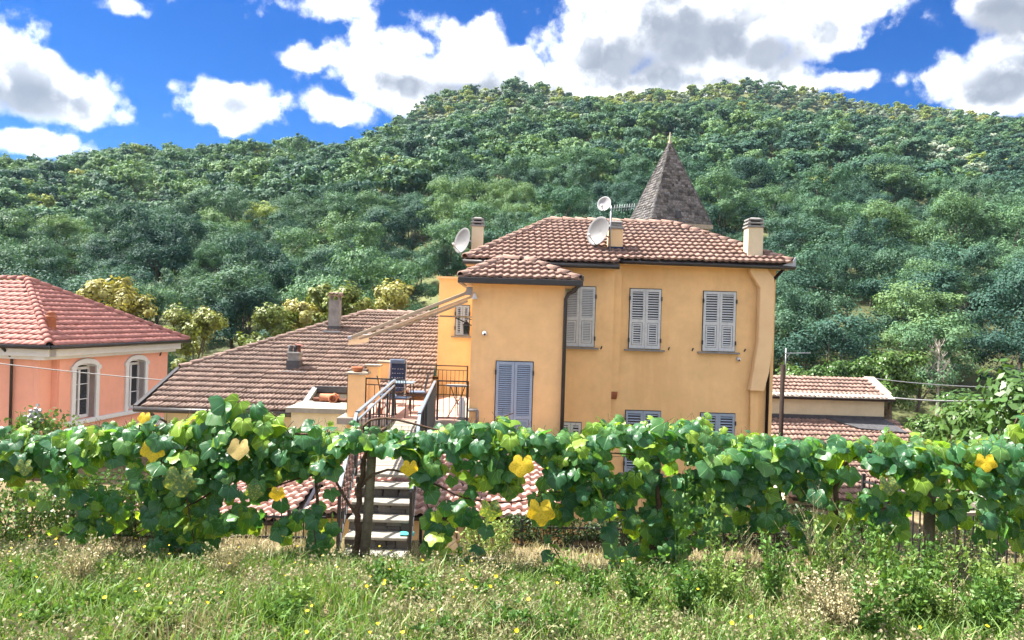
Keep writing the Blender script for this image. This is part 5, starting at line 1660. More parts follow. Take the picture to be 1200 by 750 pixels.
# ---------------------------------------------------------------- trees near the houses
def near_trees():
    pk = [make_tree_kind('plane_tree', 'leaf_plane', 50 + v, h=8.5, cr=1.9, ch=5.8, leaf=.11, nclump=60, per=100, lobes=7, spread=.3) for v in range(2)]
    spots = (((138, 322), 46, 'yellowing plane tree behind the pink house roof, the widest crown', 1.12), ((232, 382), 38, 'yellowing plane tree between the pink house and the brown roof', .74),
             ((345, 352), 44, 'yellowing plane tree left of the tiled-hat chimney', .95), ((385, 350), 45, 'yellowing plane tree right behind the tiled-hat chimney', 1.0),
             ((428, 350), 46, 'yellowing plane tree over the brown ridge right of the chimney', .95), ((466, 346), 46, 'yellowing plane tree over the brown ridge beside the ochre wing', .95),
             ((22, 322), 47, 'yellowing plane tree showing just over the pink house ridge', .95), ((318, 378), 42, 'smallest yellowing plane tree over the brown hip', .8))
    for k, ((x, y), d, lb, s) in enumerate(spots):
        q = P(x, y, d); zg = CZ - 7.0; h = q.z - zg + 1.3
        tr, cr = pk[k % 2]
        add_tree('plane_tree', tr, cr, (q.x, d, zg), k * 1.3, s, lb, group='yellowing plane trees behind the houses', sz=h / 8.5)
    lk = [make_tree_kind('laurel_tree', 'leaf_laurel', 60 + v, h=5.0, cr=2.2, ch=4.4, leaf=.11, nclump=90, per=80, lobes=9, base_frac=.12, spread=.3) for v in range(2)]
    for k, (x, y, d, s, lb) in enumerate((
            (1046, 404, 48, 1.15, 'round bright green tree standing behind the outbuilding'), (1095, 480, 34, 1.0, 'dark leafy tree right of the outbuilding verge'),
            (1140, 455, 36, 1.15, 'tall leafy tree under the cables'), (1180, 432, 20, .85, 'glossy laurel tree rising above the vines on the right'),
            (1215, 415, 18, .9, 'glossy laurel tree at the right edge beside its twin'), (1060, 500, 40, .9, 'low leafy tree behind the lower outbuilding roof'),
            (985, 415, 46, 1.0, 'bushy green tree behind the outbuilding ridge'), (930, 420, 47, 1.0, 'bushy green tree behind the dark brown pole'), (1165, 470, 28, .9, 'leafy tree between the cables and the laurels'))):
        q = P(x, y, d); zg = CZ - 6.6; h = q.z - zg
        tr, cr = lk[k % 2]
        add_tree('leafy_tree', tr, cr, (q.x, d, zg), k * 2.1, s * max(.8, h / 5.0 * .85), lb, sz=h / 5.0)
    # bare pale trees
    for k, (x, y, yb, d, lb) in enumerate(((1101, 398, 452, 50, 'bare pale grey tree below the hillside'), (1131, 328, 385, 72, 'taller bare pale grey tree higher on the hillside'))):
        tp = P(x, y, d); b = P(x - 3, yb + 40, d); rd = random.Random(70 + k)
        t = thing('bare_tree', b, lb, 'tree'); m = MB(); h = (tp - b).length
        m.tube([b, b.lerp(tp, .5), tp], [h * .02, h * .014, h * .004], 6); m.build('trunk', 'bare_bark', t)
        m = MB()
        for i in range(34):
            s = rd.uniform(.3, .95); q = b.lerp(tp, s); L = h * .30 * (1.15 - s) + .3; a = rd.uniform(0, 6.28)
            e = q + Vector((math.cos(a) * L * .6, math.sin(a) * L * .6, L * rd.uniform(.5, 1))); mid = q.lerp(e, .5) + Vector((math.cos(a) * L * .1, 0, -L * .05))
            m.tube([q, mid, e], [h * .006, h * .004, h * .0015], 4, False)
            for j in range(4):
                f = q.lerp(e, rd.uniform(.3, .95)); a2 = rd.uniform(0, 6.28)
                m.tube([f, f + Vector((math.cos(a2) * L * .22, math.sin(a2) * L * .22, L * .25))], [h * .0028, h * .001], 3, False)
        m.build('branches', 'bare_bark', t)


near_trees()
# ---------------------------------------------------------------- vine row
DV = 6.2


def leaf_mesh(name, seed, m, stem='vine_bark', flat=1.0):
    rd = random.Random(seed); K = 24
    fold = rd.uniform(.05, .42); droop = rd.uniform(.25, .85); wav = rd.uniform(.03, .075); ph = rd.uniform(0, 6); lob = rd.uniform(.07, .17)
    asym = rd.uniform(-.06, .06)
    fold *= flat; droop *= flat

    def zf(x, y):
        r2 = x * x + (y - .35) ** 2
        return fold * abs(x) - droop * r2 + wav * math.sin(7 * x + ph) * math.cos(6 * y + ph) - .25 * droop * max(0, y - .3)
    out = []
    for i in range(K):
        th = -math.pi + 2 * math.pi * (i + .5) / K
        r = .5 * (1 + lob * math.cos(5 * th) + .05 * math.cos(th)) * (1 - .30 * math.exp(-((abs(th) - math.pi) / .24) ** 2)) * rd.uniform(.955, 1.045)
        out.append((math.sin(th) * r * 1.05 + asym * math.cos(th), .36 + math.cos(th) * r))
    vs = [(0, .36, zf(0, .36))]
    for f in (.55, 1.0):
        for x, y in out:
            X, Y = x * f, .36 + (y - .36) * f; vs.append((X, Y, zf(X, Y)))
    fs = []
    for i in range(K):
        j = (i + 1) % K
        if i == K - 1: fs.append((0, 1 + i, 1 + j)); continue       # the sinus stays open at the rim
        fs += [(0, 1 + i, 1 + j), (1 + i, 1 + K + i, 1 + K + j, 1 + j)]
    mb = MB(); mb.add(vs, fs); mb.cur = 1
    z0 = zf(0, .02)
    mb.tube([(0, .2, zf(0, .2) - .01), (0, .02, z0 - .015), (0, -.22, z0 + .06), (rd.uniform(-.1, .1), -.5, z0 + .2)], .012, 3, False)
    me = mb.mesh(name, [m, stem])
    at = me.attributes.new('luv', 'FLOAT_VECTOR', 'POINT'); at.data.foreach_set('vector', [c for v in mb.v for c in (v[0], v[1] - .04, 0.0)])
    me.polygons.foreach_set('use_smooth', [True] * len(me.polygons))
    return me


LEAF = [leaf_mesh('leaf', 100 + k, 'leaf_vine') for k in range(9)]
YOUNG = [leaf_mesh('leaf', 120 + k, 'leaf_vine_young') for k in range(5)]
YEL = [leaf_mesh('leaf', 130 + k, 'leaf_vine_yellow', flat=.35) for k in range(2)]
PALE = leaf_mesh('leaf', 140, 'leaf_vine_pale', flat=.35); TURN = leaf_mesh('leaf', 141, 'leaf_vine_turning')
TOPX = [-60, 0, 60, 130, 160, 200, 240, 262, 300, 335, 350, 400, 440, 480, 520, 560, 600, 650, 700, 760, 820, 880, 920, 1000, 1060, 1120, 1165, 1200, 1260]
TOPY = [q + 8 for q in (505, 505, 503, 497, 492, 496, 500, 500, 500, 500, 492, 496, 496, 498, 498, 494, 492, 506, 500, 497, 502, 514, 517, 518, 513, 514, 508, 496, 490)]
BOTX = [-60, 0, 35, 55, 110, 150, 185, 230, 262, 285, 310, 340, 352, 386, 393, 470, 488, 500, 540, 560, 580, 640, 690, 730, 745, 800, 830, 880, 920, 970, 1030, 1055, 1075, 1110, 1150, 1180, 1260]
BOTY = [575, 575, 590, 625, 630, 600, 645, 650, 625, 615, 615, 640, 690, 690, 528, 522, 532, 640, 660, 655, 600, 606, 598, 600, 672, 672, 622, 615, 615, 660, 664, 615, 585, 610, 620, 660, 665]
VINES = [(-60, 235, 'leafy green vine with a big yellow leaf trained left of the brown roof eave'), (235, 400, 'green vine with a pale cream leaf and a tall wandering top shoot'),
         (400, 700, 'green vine with two large yellow leaves by the weathered post at the stairs'), (700, 945, 'dense dark green vine before the ochre facade without yellow leaves'),
         (945, 1260, 'dense green vine on the dark post near the tall iron fence')]
vobjs = []
for x0, x1, lb in VINES:
    xm = min(max((x0 + x1) / 2, 20), 1180)
    q = P(xm, 500, DV); vobjs.append(thing('vine', (q.x, DV, gz(q.x, DV)), lb, 'vine', 'vines trained along the trellis'))


def vine_of(x):
    for k, (a, b, _) in enumerate(VINES):
        if a <= x < b: return k
    return 0 if x < 0 else len(VINES) - 1


def leaf_M(p, nrm, tip, s):
    n = Vector(nrm).normalized(); t = Vector(tip); t = (t - n * t.dot(n)).normalized(); x = t.cross(n).normalized()
    return Matrix(((x.x * s, t.x * s, n.x * s, p.x), (x.y * s, t.y * s, n.y * s, p.y), (x.z * s, t.z * s, n.z * s, p.z), (0, 0, 0, 1)))


LISTS = {k: [] for k in range(len(VINES))}


def add_leaf(x, y, d, s, me, nrm=None, tip=None, rd=None):
    rd = rd or RV
    if nrm is None:
        nrm = Vector((rd.gauss(0, .45), rd.gauss(-.75, .5), rd.gauss(.75, .4)))
        if nrm.length < .1: nrm = Vector((0, 0, 1))
    if tip is None: tip = Vector((rd.gauss(0, .5), rd.gauss(-.35, .4), rd.gauss(-.9, .35)))
    p = P(x, y, d)
    LISTS[vine_of(x)].append((leaf_M(p, nrm, tip, s), me, d))


RV = random.Random(42)


def fill_vines():
    rd = RV
    tx = lambda x: float(np.interp(x, TOPX, TOPY)) - 4 + 20 * (float(vnoise(np.array([x + 300.]), np.array([0.]), 24, 8)[0]) - .5) + 12 * (float(vnoise(np.array([x + 300.]), np.array([5.]), 9, 9)[0]) - .5); bx = lambda x: float(np.interp(x, BOTX, BOTY))
    n = 0; tries = 0
    while n < 3300 and tries < 60000:
        tries += 1
        x = rd.uniform(-55, 1255); t, b = tx(x), bx(x); y = rd.uniform(t, b + 6)
        if rd.uniform(0, 190) > b - t + 35: continue
        dep = (y - t)
        p = 1.0 if dep < 75 else .62
        hole = float(vnoise(np.array([x]), np.array([y]), 26, 5)[0])
        if dep > 26 and hole > (.60 if x < 640 else .70): p *= .08
        if dep > 50 and hole > (.45 if x < 640 else .6): p *= .4
        if rd.random() > p: continue
        d = DV + rd.gauss(0, .15)
        s = rd.uniform(.075, .15) * (1.08 if dep < 50 else .95)
        up = max(0, 1 - dep / 45)
        nrm = Vector((rd.gauss(-.1, .42), rd.gauss(-.70, .48) , rd.gauss(.55 + .35 * up, .35)))
        if dep > 80 and rd.random() < .5: nrm = Vector((rd.gauss(0, .35), rd.gauss(-1, .3), rd.gauss(.15, .3)))
        r = rd.random()
        me = rd.choice(YOUNG) if r < (.26 if dep < 20 else .15) else rd.choice(LEAF)
        add_leaf(x, y - 6, d, s, me, nrm)
        n += 1
    # shoots with leaves along them (top runners and hanging ends)
    shoots = [([(345, 520), (330, 492), (305, 475), (268, 468), (235, 484), (205, 496)], .20), ([(700, 560), (712, 600), (722, 640), (728, 668)], .15), ([(636, 600), (642, 630), (660, 660), (668, 670)], .11),
              ([(1150, 520), (1160, 560), (1163, 600), (1168, 640)], .13), ([(490, 540), (500, 590), (520, 640), (530, 672)], .13), ([(215, 560), (225, 620), (232, 660)], .11), ([(365, 600), (372, 650), (380, 690)], .14),
              ([(1180, 520), (1192, 490), (1210, 478)], .15), ([(565, 520), (580, 492), (602, 484)], .15), ([(780, 630), (800, 650), (815, 690)], .10), ([(160, 520), (164, 496), (178, 484)], .12), ([(130, 520), (118, 500), (98, 494)], .13)]
    for pts, s in shoots:
        k = vine_of(pts[0][0]); d = DV - rd.uniform(.05, .25)
        m = MB(); m.tube([P(x, y, d) for x, y in pts], [.006 - .003 * i / len(pts) for i in range(len(pts))], 5); m.build('shoot', 'vine_bark', vobjs[k], True)
        for i in range(len(pts) - 1):
            for j in range(3):
                f = (j + rd.random() * .8) / 3; x = pts[i][0] + (pts[i + 1][0] - pts[i][0]) * f; y = pts[i][1] + (pts[i + 1][1] - pts[i][1]) * f
                add_leaf(x + rd.uniform(-6, 6), y + rd.uniform(-3, 5), d - .02 + rd.uniform(-.04, .04), s * rd.uniform(.75, 1.15), rd.choice(YOUNG if rd.random() < .35 else LEAF))
    # upright sprigs that break the top line
    for k in range(46):
        x = rd.uniform(-30, 1230); y = tx(x) + 6; hgt = rd.uniform(10, 26); lean = rd.uniform(-12, 12); d = DV + rd.uniform(-.2, .2)
        m = MB(); m.tube([P(x, y + 8, d), P(x + lean * .4, y - hgt * .5, d), P(x + lean, y - hgt, d)], [.0035, .0028, .0015], 4); m.build('shoot', 'vine_bark', vobjs[vine_of(x)], True)
        for j in range(rd.randint(3, 5)):
            f = j / 4; add_leaf(x + lean * f + rd.uniform(-7, 7), y - hgt * f - 2, d + rd.uniform(-.05, .05), rd.uniform(.055, .11) * (1.1 - .4 * f), rd.choice(YOUNG if rd.random() < .45 else LEAF))
    # the yellowed leaves
    for x, y, s, me, nrm in ((180, 518, .16, YEL[0], (.1, -1, .3)), (281, 516, .16, PALE, (-.2, -1, .25)), (612, 535, .17, YEL[1], (-.1, -1, .35)), (634, 588, .19, YEL[0], (.05, -1, .2)),
                             (480, 541, .12, YEL[1], (.2, -1, .1)), (213, 550, .22, TURN, (.1, -1, .3)), (325, 572, .11, YEL[1], (0, -1, .1)), (298, 569, .12, TURN, (.1, -1, .1)), (1155, 534, .13, YEL[0], (-.5, -.9, .1)),
                             (575, 588, .16, TURN, (.2, -1, .1)), (170, 484, .09, YEL[1], (0, -1, .5)), (1040, 560, .14, TURN, (0, -1, .3)), (30, 540, .12, TURN, (0, -1, .3))):
        add_leaf(x, y, DV - .42, s, me, nrm, (0, -.1, -1))
    for k, lst in LISTS.items():
        lst.sort(key=lambda q: q[2])
        for M, me, d in lst[:300]: place('leaf', me, vobjs[k], M)
        by = {}
        for M, me, d in lst[300:]: by.setdefault(me.name, (me, []))[1].append(M)
        for nm, (me, Ms) in by.items():
            join_instances('inner_leaves', me, Ms, [me.materials[0].name], vobjs[k])


fill_vines()


def vine_wood():
    def tube(k, pts, r, name='cane', n=6):
        ps = [P(x, y, DV + dd) for x, y, dd in pts]; out = []
        for i in range(len(ps) - 1):                       # soften with extra points
            for j in range(4):
                f = j / 4; a, b = ps[max(i - 1, 0)], ps[min(i + 2, len(ps) - 1)]; p0, p1 = ps[i], ps[i + 1]
                m0, m1 = (p1 - a) * .5, (b - p0) * .5; h = f * f * (3 - 2 * f)
                q = p0 * (2 * f ** 3 - 3 * f ** 2 + 1) + m0 * (f ** 3 - 2 * f ** 2 + f) + p1 * (-2 * f ** 3 + 3 * f ** 2) + m1 * (f ** 3 - f ** 2)
                out.append(q + Vector((RV.uniform(-1, 1), RV.uniform(-1, 1), RV.uniform(-1, 1))) * r * .35)
        out.append(ps[-1]); L = len(out)
        m = MB(); m.tube(out, [r * (1 - .55 * i / L) for i in range(L)], n); m.build(name, 'vine_bark', vobjs[k], True)
    tube(2, [(402, 700, .1), (412, 668, .08), (420, 625, .05), (419, 598, .05), (424, 560, .02), (432, 520, 0), (452, 502, 0)], .034, 'trunk', 8)
    tube(2, [(420, 604, .05), (408, 590, .03), (392, 562, 0), (375, 535, 0), (362, 520, 0)], .014)
    tube(2, [(424, 570, 0), (436, 557, -.04), (462, 551, -.05), (500, 563, -.05), (545, 583, -.04), (600, 588, -.02), (665, 572, 0)], .012)
    tube(2, [(432, 520, 0), (426, 500, 0), (452, 490, -.04), (520, 505, 0), (600, 522, 0), (690, 528, 0)], .012)
    tube(1, [(385, 552, 0), (345, 562, -.05), (300, 577, -.04), (262, 580, -.02)], .010)
    tube(1, [(400, 515, 0), (350, 508, -.03), (300, 512, -.03), (240, 530, 0)], .011)
    tube(0, [(200, 690, .05), (195, 650, .05), (192, 600, .02), (186, 560, 0), (195, 520, 0)], .030, 'trunk', 8)
    tube(0, [(262, 565, -.05), (230, 588, -.05), (195, 605, -.03), (160, 625, 0)], .010)
    tube(0, [(195, 520, 0), (130, 515, 0), (60, 520, 0), (-40, 525, 0)], .012)
    tube(1, [(368, 700, .1), (366, 650, .1), (372, 600, .05), (368, 545, 0)], .022, 'trunk', 8)
    tube(3, [(760, 700, .05), (764, 650, .03), (772, 600, .0), (768, 555, 0), (780, 520, 0)], .034, 'trunk', 8)
    tube(3, [(690, 592, -.04), (740, 600, -.05), (800, 610, -.04), (830, 612, 0)], .010)
    tube(3, [(780, 520, 0), (840, 530, 0), (900, 532, 0), (950, 530, 0)], .012)
    tube(4, [(985, 700, .05), (988, 650, .05), (980, 600, 0), (985, 550, 0), (1010, 530, 0)], .030, 'trunk', 8)
    tube(4, [(1010, 530, 0), (1080, 528, -.04), (1130, 532, -.04), (1200, 548, 0)], .011)
    tube(3, [(640, 534, 0), (700, 530, -.06), (745, 533, -.05)], .010)
    # posts
    pd = ((437, 512, 424, 690, .040, 0, 'weathered grey wooden post by the garden stairs holding the vines'), (1091, 545, 1085, 705, .045, .05, 'dark wooden post in the vines near the dry tuft by the tall fence'),
          (769, 540, 764, 700, .04, .1, 'dark wooden post hidden in the dense vine before the ochre facade'), (197, 545, 193, 690, .04, .1, 'dark wooden post hidden in the vine below the brown roof eave'))
    for x0, y0, x1, y1, r, dd, lb in pd:
        a, b = P(x1, y1, DV + dd), P(x0, y0, DV + dd); m = MB(); b2 = a.lerp(b, .5) + Vector((.006, .004, 0))
        m.tube([a, b2, b, b + Vector((0, 0, .005))], [r * 1.05, r, r * .93, r * .8], 10); o = m.build('vine_post', 'post_wood', None, True); tag(o, lb, 'post', 'trellis posts')
    for k, y in enumerate((532, 575)):
        m = MB(); m.tube([P(-80, y - 20, DV), P(437, y - 2, DV), P(769, y + 4, DV), P(1090, y + 12, DV), P(1290, y + 18, DV)], .0018, 4); o = m.build('trellis_wire', 'iron', None); tag(o, ('upper' if k == 0 else 'lower') + ' thin steel wire strung between the trellis posts', 'wire', 'trellis wires')


vine_wood()

# ---------------------------------------------------------------- meadow
def ground_at(px, py, dmin=3.2, dmax=6.3):
    d = dmin
    while d < dmax:
        q = P(px, py, d)
        if q.z <= gz(q.x, q.y): return Vector((q.x, q.y, gz(q.x, q.y)))
        d += .02
    q = P(px, py, dmax); return Vector((q.x, q.y, gz(q.x, q.y)))


def gz_np(x, y):
    h = np.interp(y, [p[0] for p in HP], [p[1] for p in HP])
    return CZ - h + np.where(y < 12, .03 * np.sin(1.9 * x + .7 * y) + .022 * np.sin(4.3 * x - 2.9 * y + 1) + .012 * np.sin(9.1 * x + 7.7 * y), 0)


def scatter(n, y0, y1, rs, bias=1.0):
    y = y0 + (y1 - y0) * rs.rand(n) ** bias; x = (rs.rand(n) * 2 - 1) * (.74 * y + .6)
    return x, y


def blades(n, y0, y1, h0, h1, w, rs, seed):
    x, y = scatter(n, y0, y1, rs); z = gz_np(x, y)
    h = (h0 + (h1 - h0) * rs.rand(n) ** 1.6); a = rs.rand(n) * 6.283; bend = h * (.25 + .75 * rs.rand(n)); ba = rs.rand(n) * 6.283
    dx, dy = np.cos(a), np.sin(a); ww = w * (.6 + .8 * rs.rand(n))
    p = np.stack([x, y, z - .01], 1); sd = np.stack([dx * ww, dy * ww, 0 * x], 1)
    mid = p + np.stack([np.cos(ba) * bend * .3, np.sin(ba) * bend * .3, h * .6], 1); tip = p + np.stack([np.cos(ba) * bend, np.sin(ba) * bend, h * (1 - .25 * rs.rand(n))], 1)
    V = np.stack([p - sd, p + sd, mid - sd * .7, mid + sd * .7, tip], 1)
    F = np.array([(0, 1, 3), (0, 3, 2), (2, 3, 4)])
    return x, y, V, F


def to_obj(name, V, F, rnd, mats, label, cat):
    n, k = V.shape[0], V.shape[1]
    Fa = (F[None] + (np.arange(n) * k)[:, None, None]).reshape(-1, 3)
    o = link_obj(name, np_mesh(name, V.reshape(-1, 3), Fa, mats, np.repeat(rnd, len(F))))
    tag(o, label, cat, kind='stuff'); return o


def meadow():
    rs = np.random.RandomState(9)
    x, y, V, F = blades(78000, 3.3, 7.0, .03, .17, .0048, rs, 1)
    patch = vnoise(x + 50, y, .55, 21) * .65 + vnoise(x + 50, y, 1.7, 22) * .35 + np.clip(x * .03, -.1, .1)
    g = patch + rs.rand(len(x)) * .25 > .32
    to_obj('grass', V[g], F, rs.rand(g.sum()), ['grass_green'], 'short green grass tufts in the foreground meadow', 'grass')
    to_obj('dry_grass', V[~g], F, rs.rand((~g).sum()), ['grass_dry'], 'straw-coloured dry grass in the foreground meadow', 'grass')
    x, y, V, F = blades(16000, 9.2, 12.0, .05, .2, .008, rs, 2)
    to_obj('dry_grass', V, F, rs.rand(len(x)), ['grass_dry'], 'dry grass on the garden strip below the trellis', 'grass')
    # low dried weeds: thin stems carrying many tiny leaves and seed heads
    n = 10500; x, y = scatter(n, 3.3, 6.9, rs); z = gz_np(x, y)
    keep = vnoise(x + 50, y, .7, 23) + rs.rand(n) * .5 - np.clip(x * .05, 0, .25) > .68; x, y, z = x[keep], y[keep], z[keep]; n = len(x)
    h = .04 + .13 * rs.rand(n) ** 1.5 + .02 * np.clip((y - 5.4), 0, 1) * rs.rand(n)
    lean = rs.normal(size=(n, 2)) * .25
    K = 13; t = rs.rand(n, K) ** .6
    pos = np.stack([x[:, None] + lean[:, :1] * h[:, None] * t + rs.normal(size=(n, K)) * .018, y[:, None] + lean[:, 1:] * h[:, None] * t + rs.normal(size=(n, K)) * .018, z[:, None] + h[:, None] * t], -1)
    u = rs.normal(size=(n, K, 3)); u /= np.linalg.norm(u, axis=-1, keepdims=True); v = np.cross(u, rs.normal(size=(n, K, 3))); v /= np.linalg.norm(v, axis=-1, keepdims=True)
    s = (.0035 + .0055 * rs.rand(n, K, 1))
    V = np.stack([pos - u * s * 1.5, pos + v * s, pos + u * s * 1.5, pos - v * s], 2).reshape(-1, 4, 3)
    r = np.repeat(np.clip(vnoise(x + 9, y, .5, 31) * .7 + rs.rand(n) * .4, 0, 1), K)
    to_obj('dried_weeds', V, np.array([(0, 1, 2), (0, 2, 3)]), r, ['weed_mix'], 'mass of low dried weeds with tiny seed heads', 'weeds')
    # stems
    b = np.stack([x, y, z - .01], 1); tp = b + np.stack([lean[:, 0] * h, lean[:, 1] * h, h], 1); w = np.array([.0013, 0, 0])
    V = np.stack([b - w, b + w, tp + w * .5, tp - w * .5], 1)
    to_obj('weed_stems', V, np.array([(0, 1, 2), (0, 2, 3)]), rs.rand(n), ['weed_mix'], 'thin dry stems of the low meadow weeds', 'weeds')
    # small yellow flowers
    n = 120; x, y = scatter(n, 3.4, 6.6, rs); x = np.where(rs.rand(n) < .55, -np.abs(x), x); z = gz_np(x, y) + .07 + .14 * rs.rand(n)
    V = []; a = np.arange(7) * 2 * math.pi / 7
    c = np.stack([x, y, z], 1); nr = np.stack([rs.normal(size=n) * .3, -.5 + rs.normal(size=n) * .3, np.ones(n)], 1); nr /= np.linalg.norm(nr, axis=1, keepdims=True)
    u = np.cross(nr, [1, 0, 0]); u /= np.linalg.norm(u, axis=1, keepdims=True); v = np.cross(nr, u); rr = .006 + .006 * rs.rand(n)
    ring = c[:, None] + (u[:, None] * np.cos(a)[None, :, None] + v[:, None] * np.sin(a)[None, :, None]) * rr[:, None, None] + nr[:, None] * .003
    V = np.concatenate([c[:, None], ring], 1); F = np.array([(0, 1 + i, 1 + (i + 1) % 7) for i in range(7)])
    to_obj('yellow_flowers', V, F, rs.rand(n), ['flower_yellow'], 'small yellow wildflowers dotted through the dry meadow', 'flowers')


meadow()


def tall_weed(px, yb, yt, width, lb, kind, n=40, seed=0, name='tall_weed'):
    b = ground_at(px, yb); rd = random.Random(seed); s = b.y / FPX; h = (yb - yt) * s; w = width * s
    t = thing(name, b, lb, 'weed'); st = MB(); LV = []; 
    for i in range(n):
        a = rd.uniform(0, 6.28); r0 = rd.uniform(0, w * .12); q = b + Vector((math.cos(a) * r0, math.sin(a) * r0, -.02))
        hh = h * rd.uniform(.55, 1.0); sp = w * .5 * rd.uniform(.1, 1)
        e = q + Vector((math.cos(a) * sp, math.sin(a) * sp, hh)); mid = q.lerp(e, .5) - Vector((math.cos(a), math.sin(a), 0)) * sp * .18
        r = .0024 if kind != 'branchy' else .003
        st.tube([q, mid, e], [r, r * .8, r * .45], 3, False)
        m = {'tuft': 34, 'branchy': 14, 'leafy': 22}[kind]
        for j in range(m):
            f = rd.uniform(.35 if kind == 'tuft' else .15, 1.0); c = q.lerp(mid, f * 2) if f < .5 else mid.lerp(e, f * 2 - 1)
            if kind == 'branchy' and j < 4 and f > .4:
                a2 = rd.uniform(0, 6.28); L = h * .18 * rd.uniform(.5, 1); e2 = c + Vector((math.cos(a2) * L * .7, math.sin(a2) * L * .4, L)); st.tube([c, e2], [r * .6, r * .3], 3, False)
                for k in range(8): LV.append((c.lerp(e2, rd.uniform(.2, 1)), .004))
            LV.append((c + Vector((rd.gauss(0, .006), rd.gauss(0, .006), 0)), {'tuft': .0085, 'branchy': .005, 'leafy': .013}[kind]))
    sm = {'tuft': 'grass_dry', 'branchy': 'grass_dry', 'leafy': 'grass_green'}[kind]
    st.build('stems', sm, t)
    rs = np.random.RandomState(seed); C = np.array([tuple(c) for c, _ in LV]) - np.array(b); S = np.array([q for _, q in LV])[:, None] * (.6 + .8 * rs.rand(len(LV), 1))
    u = rs.normal(size=C.shape); u[:, 2] = np.abs(u[:, 2]) * 1.2; u /= np.linalg.norm(u, axis=1, keepdims=True); v = np.cross(u, rs.normal(size=C.shape)); v /= np.linalg.norm(v, axis=1, keepdims=True)
    asp = 2.4 if kind == 'leafy' else 1.6
    V = np.stack([C - u * S * .2, C + v * S * .6 + u * S * asp * .5, C + u * S * asp, C - v * S * .6 + u * S * asp * .5], 1).reshape(-1, 3)
    me = np_mesh('leaves', V, np.arange(len(V)).reshape(-1, 4), [{'tuft': 'grass_dry', 'branchy': 'grass_dry', 'leafy': 'grass_green'}[kind]], rs.rand(len(C)))
    o = bpy.data.objects.new('seed_heads' if kind != 'leafy' else 'leaves', me); COL.objects.link(o); o.parent = t; o['kind'] = 'stuff'


for k, a in enumerate((
        (985, 742, 662, 120, 'largest straw-coloured dry tuft in front of the right vines', 'tuft', 85), (1122, 672, 578, 70, 'straw-coloured dry tuft beside the dark trellis post', 'tuft', 55),
        (955, 690, 568, 80, 'tall dry branching stalks against the dense vine', 'branchy', 16), (796, 700, 520, 34, 'tallest slender green weed in front of the hidden vine post', 'leafy', 7),
        (838, 700, 560, 50, 'green feathery weeds left of the dry branching stalks', 'leafy', 14), (1025, 705, 605, 70, 'bushy green weed between the dry tuft and the dark post', 'leafy', 30),
        (1068, 735, 650, 90, 'low bushy green weed right of the largest dry tuft', 'leafy', 45), (1165, 725, 640, 100, 'spreading green weed below the iron fence boards', 'leafy', 50),
        (905, 710, 620, 60, 'greyish green weed clump under the dense vine', 'leafy', 30), (745, 720, 640, 70, 'green weed clump at the foot of the hidden post', 'leafy', 30),
        (875, 690, 600, 40, 'thin dry stalks beside the greyish weed clump', 'branchy', 9), (660, 690, 640, 60, 'low green weed by the hanging vine shoot', 'leafy', 20),
        (345, 720, 675, 60, 'low green weed in the meadow before the left vines', 'leafy', 22), (95, 690, 625, 70, 'dry tuft below the leftmost vine', 'tuft', 40),
        (265, 680, 630, 60, 'short dry tuft below the pale cream vine leaf', 'tuft', 35), (455, 692, 655, 90, 'low broad green weed at the foot of the garden stairs', 'leafy', 40), (560, 700, 650, 70, 'dry tuft right of the clay urn', 'tuft', 30))):
    tall_weed(*a[:6], a[6], 300 + k, name='dry_tuft' if a[5] == 'tuft' else 'tall_weed')
rdw = random.Random(91)
for k in range(16):
    yb = rdw.uniform(680, 752); tall_weed(rdw.uniform(-10, 780), yb, yb - rdw.uniform(22, 45), rdw.uniform(50, 100), 'low spreading green weed growing in the meadow before the left vines', 'leafy', 24, 500 + k)
for o in [o for o in COL.objects if o.get('label', '').startswith('low spreading green weed')]: o['group'] = 'weeds before the left vines'
for k in range(22):
    yb = rdw.uniform(690, 755); tall_weed(rdw.uniform(800, 1215), yb, yb - rdw.uniform(45, 95), rdw.uniform(40, 90), 'feathery green weed growing in the meadow before the right vines', 'leafy', 26, 400 + k)
for o in [o for o in COL.objects if o.get('label', '').startswith('feathery green weed growing')]: o['group'] = 'weeds before the right vines'
for k in range(8):
    yb = rdw.uniform(685, 740); tall_weed(rdw.uniform(880, 1210), yb, yb - rdw.uniform(50, 100), rdw.uniform(30, 60), 'thin straw-coloured stalks standing among the green weeds', 'branchy', 9, 450 + k)
for o in [o for o in COL.objects if o.get('label', '').startswith('thin straw-coloured stalks')]: o['group'] = 'dry stalks before the right vines'


